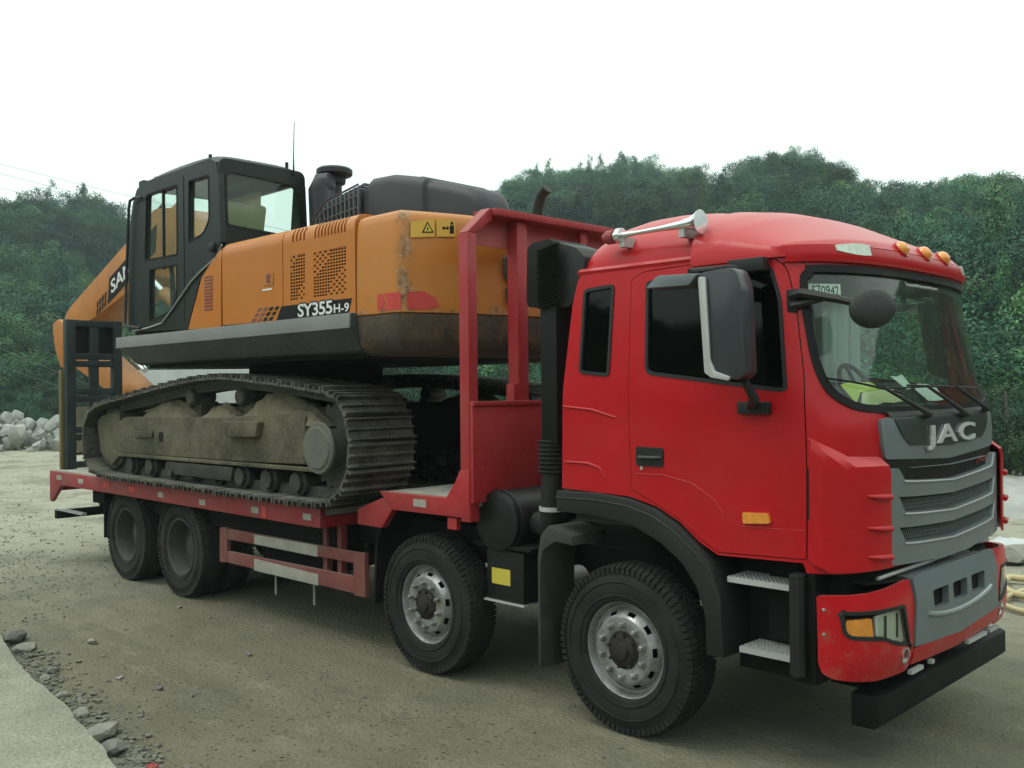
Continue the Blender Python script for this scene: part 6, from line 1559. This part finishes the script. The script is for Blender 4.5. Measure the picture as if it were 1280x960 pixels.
for i, (u, v, r, lab) in enumerate(SP):
    p = ZP(u, v, .0); o = link('stone', STN[i % 7], None, loc=(p.x, p.y, ground_h(p.x, p.y)+r*.16), rot=(random.uniform(-.2, .2), random.uniform(-.2, .2), random.uniform(0, 6)))
    r *= .8; o.scale = (r*1.3, r*.85, r*.9) if 'flat' not in lab and 'long' not in lab else (r*1.7, r*.7, r*.6)
    if 'long' in lab: o.rotation_euler = (0, 0, -1.0)
    tag(o, lab, 'stone', 'loose stones by the pavement')
# ---- crumpled red wrapper
pw = ZP(190, 951, .03)
MB().grid(lambda i, j: (pw.x+lerp(-.035, .035, i), pw.y+lerp(-.03, .03, j), .03+ground_h(pw.x, pw.y)+.022*noise.noise(Vector((i*5, j*5, 3)))), 8, 8).build('wrapper', 'litter_red', smooth=20)
tag(bpy.data.objects['wrapper'], 'crumpled red wrapper lying in the gravel by the pavement', 'litter')
# ---- gravel strewn over the road: nobody could count it
def gravel(name, spots, label):
    G = [rock_mesh('g', 900+i, (1, 1, 1), 1, .4, .7) for i in range(5)]
    base = []
    for me in G:
        v = np.array([tuple(x.co) for x in me.vertices]); f = np.array([tuple(p.vertices) for p in me.polygons]); base.append((v, f)); bpy.data.meshes.remove(me)
    V = []; F = []; n = 0
    for x, y, s in spots:
        v, f = base[rng.integers(5)]; a = rng.uniform(0, 6.28); c, s_ = math.cos(a), math.sin(a)
        M = np.array([[c, -s_, 0], [s_, c, 0], [0, 0, rng.uniform(.6, 1)]])*s
        V.append(v@M.T+np.array([x, y, ground_h(x, y)+s*.18])); F.append(f+n); n += len(v)
    V = np.concatenate(V); F = np.concatenate(F)
    me = bpy.data.meshes.new(name); me.from_pydata(V.tolist(), [], F.tolist()); me.materials.append(MATS['gravel_mix'])
    o = link(name, me, None); kind(o, 'stuff'); o['label'] = label; o['category'] = 'gravel'; return o
spots = []
def onpix(n, fn, smin, smax):
    for _ in range(n):
        u, v = fn(); p = ZP(u, v, 0); spots.append((p.x, p.y, smin+(smax-smin)*rng.random()**2.5))
G_ = rng.normal
def along(t, w):
    e = edge[2:9]; k = t*(len(e)-1); i = int(k); i = min(i, len(e)-2); p = e[i].lerp(e[i+1], k-i); q = Vector((1, .75, 0)).normalized()*abs(G_(0, w)); return p+q
for _ in range(6500):
    p = along(rng.random(), .20); spots.append((p.x, p.y, .008+.055*rng.random()**4))
onpix(1000, lambda: (-20+abs(G_(0, 85)), 690+abs(G_(0, 50))), .006, .035)
onpix(1500, lambda: (G_(330, 120), G_(880, 45)), .005, .024)
onpix(800, lambda: (G_(520, 170), G_(905, 40)), .007, .028)
onpix(600, lambda: (rng.uniform(100, 700), rng.uniform(760, 960)), .005, .02)
onpix(250, lambda: (rng.uniform(1000, 1280), rng.uniform(800, 960)), .005, .018)
onpix(500, lambda: (abs(G_(0, 70)), rng.uniform(572, 690)), .012, .05)
gravel('gravel', spots, 'loose grey gravel strewn over the dirt road')
# ---- rubble heap at the foot of the left-hand hill
RBL = [rock_mesh('boulder', 40+i, (1, 1, 1), 2, .5, .85) for i in range(8)]
for me in RBL: me.materials.append(MATS['stone_pale'])
base0 = ZP(0, 566, 0)
rr = random.Random(5)
for i in range(290):
    u = rr.uniform(-110, 118); row = rr.random()
    p = ZP(u, 566-rr.uniform(0, 5), 0); h = row**1.3*1.1*(1-.004*max(0, u-20))*(1 if u > -20 else max(.15, 1+(u+20)/100))
    back = Vector((FW.x, FW.y, 0)).normalized()*(h*1.3+rr.uniform(0, .8))
    s = (.32+.75*rr.random()**2)*(1-.2*row)
    o = link('boulder', RBL[i % 8], None, loc=(p.x+back.x, p.y+back.y, .1*s+h), rot=(rr.uniform(0, 6), rr.uniform(0, 6), rr.uniform(0, 6))); o.scale = (s*1.1, s*.85, s*.75)
    sz_ = 'large' if s > .62 else ('middling' if s > .42 else 'small')
    where = 'on the crest of' if row > .62 else ('halfway up' if row > .28 else 'at the foot of')
    tag(o, '%s pale grey boulder %s the rubble heap below the left-hand hill' % (sz_, where), 'boulder', 'boulders of the rubble heap')
# ---- gravel bank, stone, plastic sheet and hose beyond the truck's front
bk0, bk1 = ZP(1215, 640, 0), ZP(1420, 646, 0)
dv_ = (bk1-bk0); nrm = Vector((-dv_.y, dv_.x, 0)).normalized()
def bank(i, j):
    p = bk0+dv_*lerp(-.5, 3.2, i)+nrm*lerp(-1.2, 5.0, j)*(1 if nrm.dot(FW) > 0 else -1)
    h = .55*math.sin(math.pi*min(1, max(0, j)))*min(1, 4*math.sin(math.pi*i))-.06
    return (p.x, p.y, -.05+h*(1+.4*noise.noise(p*.8))+.08*noise.noise(p*2.5))
kind(MB().grid(bank, 130, 26).build('gravel_bank', 'stone_pale', smooth=50), 'structure')
ps = ZP(1266, 704, 0); o = link('stone', STN[2], None, loc=(ps.x, ps.y, .10), rot=(0, 0, 1)); o.scale = (.55, .42, .45); tag(o, 'tan boulder beside the white sheet in front of the truck', 'stone')
pt = ZP(1272, 690, 0)
def crumple(i, j):
    x = lerp(-.45, .45, i); y = lerp(-.35, .35, j); return (pt.x+x, pt.y+y+.4, .05+.10*abs(noise.noise(Vector((x*2.2, y*2.2, 5))))+.05*noise.noise(Vector((x*6, y*6, 2))))
tag(MB().grid(crumple, 30, 24).build('plastic_sheet', 'sheet_white', smooth=40), 'crumpled white plastic sheet on the ground in front of the truck', 'plastic sheet')
hs = [ZP(u, v, .06) for u, v in [(1330, 700), (1290, 722), (1262, 722), (1255, 732), (1268, 742), (1300, 748)]]
def cr_spline(P, n=8):
    out = []
    for i in range(len(P)-1):
        p0, p1, p2, p3 = P[max(0, i-1)], P[i], P[i+1], P[min(len(P)-1, i+2)]
        for k_ in range(n):
            t = k_/n; out.append(.5*((2*p1)+(-p0+p2)*t+(2*p0-5*p1+4*p2-p3)*t*t+(-p0+3*p1-3*p2+p3)*t**3))
    return out+[P[-1]]
tag(MB().tube(cr_spline(hs), .036, 10).build('hose', 'hose_tan', smooth=60), 'thick tan hose looped on the dirt in front of the truck', 'hose')
hs = [ZP(u, v, .05) for u, v in [(1340, 716), (1285, 736), (1256, 748), (1264, 760), (1330, 776)]]
tag(MB().tube(cr_spline(hs), .026, 10).build('hose', 'hose_tan', smooth=60), 'thinner pale hose lying beside the looped one', 'hose')
# ---- pale concrete wall seen through the gap under the excavator
wa, wb = CAMP+ray(150, 470)*32, CAMP+ray(311, 470)*32
dw = (wb-wa).normalized(); nw_ = Vector((-dw.y, dw.x, 0))
wm = MB(); q = [wa, wb, wb+nw_*.4, wa+nw_*.4]
wm.prism_z([(p.x, p.y) for p in q], -.3, CAMP.z+32*(480-452)/FPX)
tag(wm.build('retaining_wall', 'concrete_wall', bevel=.02), 'low pale concrete wall seen through the gap under the excavator house', 'wall')
# ---- power lines over the left-hand hill
def wire(a, b, dist, sag, label, r=.018):
    pa, pb = CAMP+ray(*a)*dist, CAMP+ray(*b)*(dist*1.05)
    pts = [pa.lerp(pb, t)-Vector((0, 0, sag*4*t*(1-t))) for t in np.linspace(0, 1, 24)]
    tag(MB().tube(pts, r, 5).build('power_line', 'wire', smooth=60), label, 'power line', 'power lines')
wire((-300, 120), (420, 300), 90, .8, 'upper power line crossing the sky beside the excavator cab')
wire((-300, 132), (420, 312), 92, .8, 'power line just below the highest one beside the excavator cab')
wire((-300, 150), (420, 330), 94, .8, 'lowest power line in the sky beside the excavator cab')
wire((-200, 345), (260, 535), 44, .3, 'dark cable sagging in front of the left-hand hill', .010)
wire((-200, 380), (260, 540), 46, .3, 'second dark cable low in front of the left-hand hill', .010)
# ---- damp valley air
hz = bpy.data.materials.new('haze'); hz.use_nodes = True; T = hz.node_tree; T.nodes.clear()
ho = T.nodes.new('ShaderNodeOutputMaterial'); hv = T.nodes.new('ShaderNodeVolumePrincipled'); hv.inputs['Color'].default_value = (.74, .93, .95, 1); hv.inputs['Density'].default_value = .0009; hv.inputs['Anisotropy'].default_value = .1
T.links.new(hv.outputs[0], ho.inputs['Volume']); MATS['haze'] = hz
hb = MB().box((-330, -330, -2.5), (330, 330, 75)).build('haze', 'haze'); kind(hb, 'stuff')
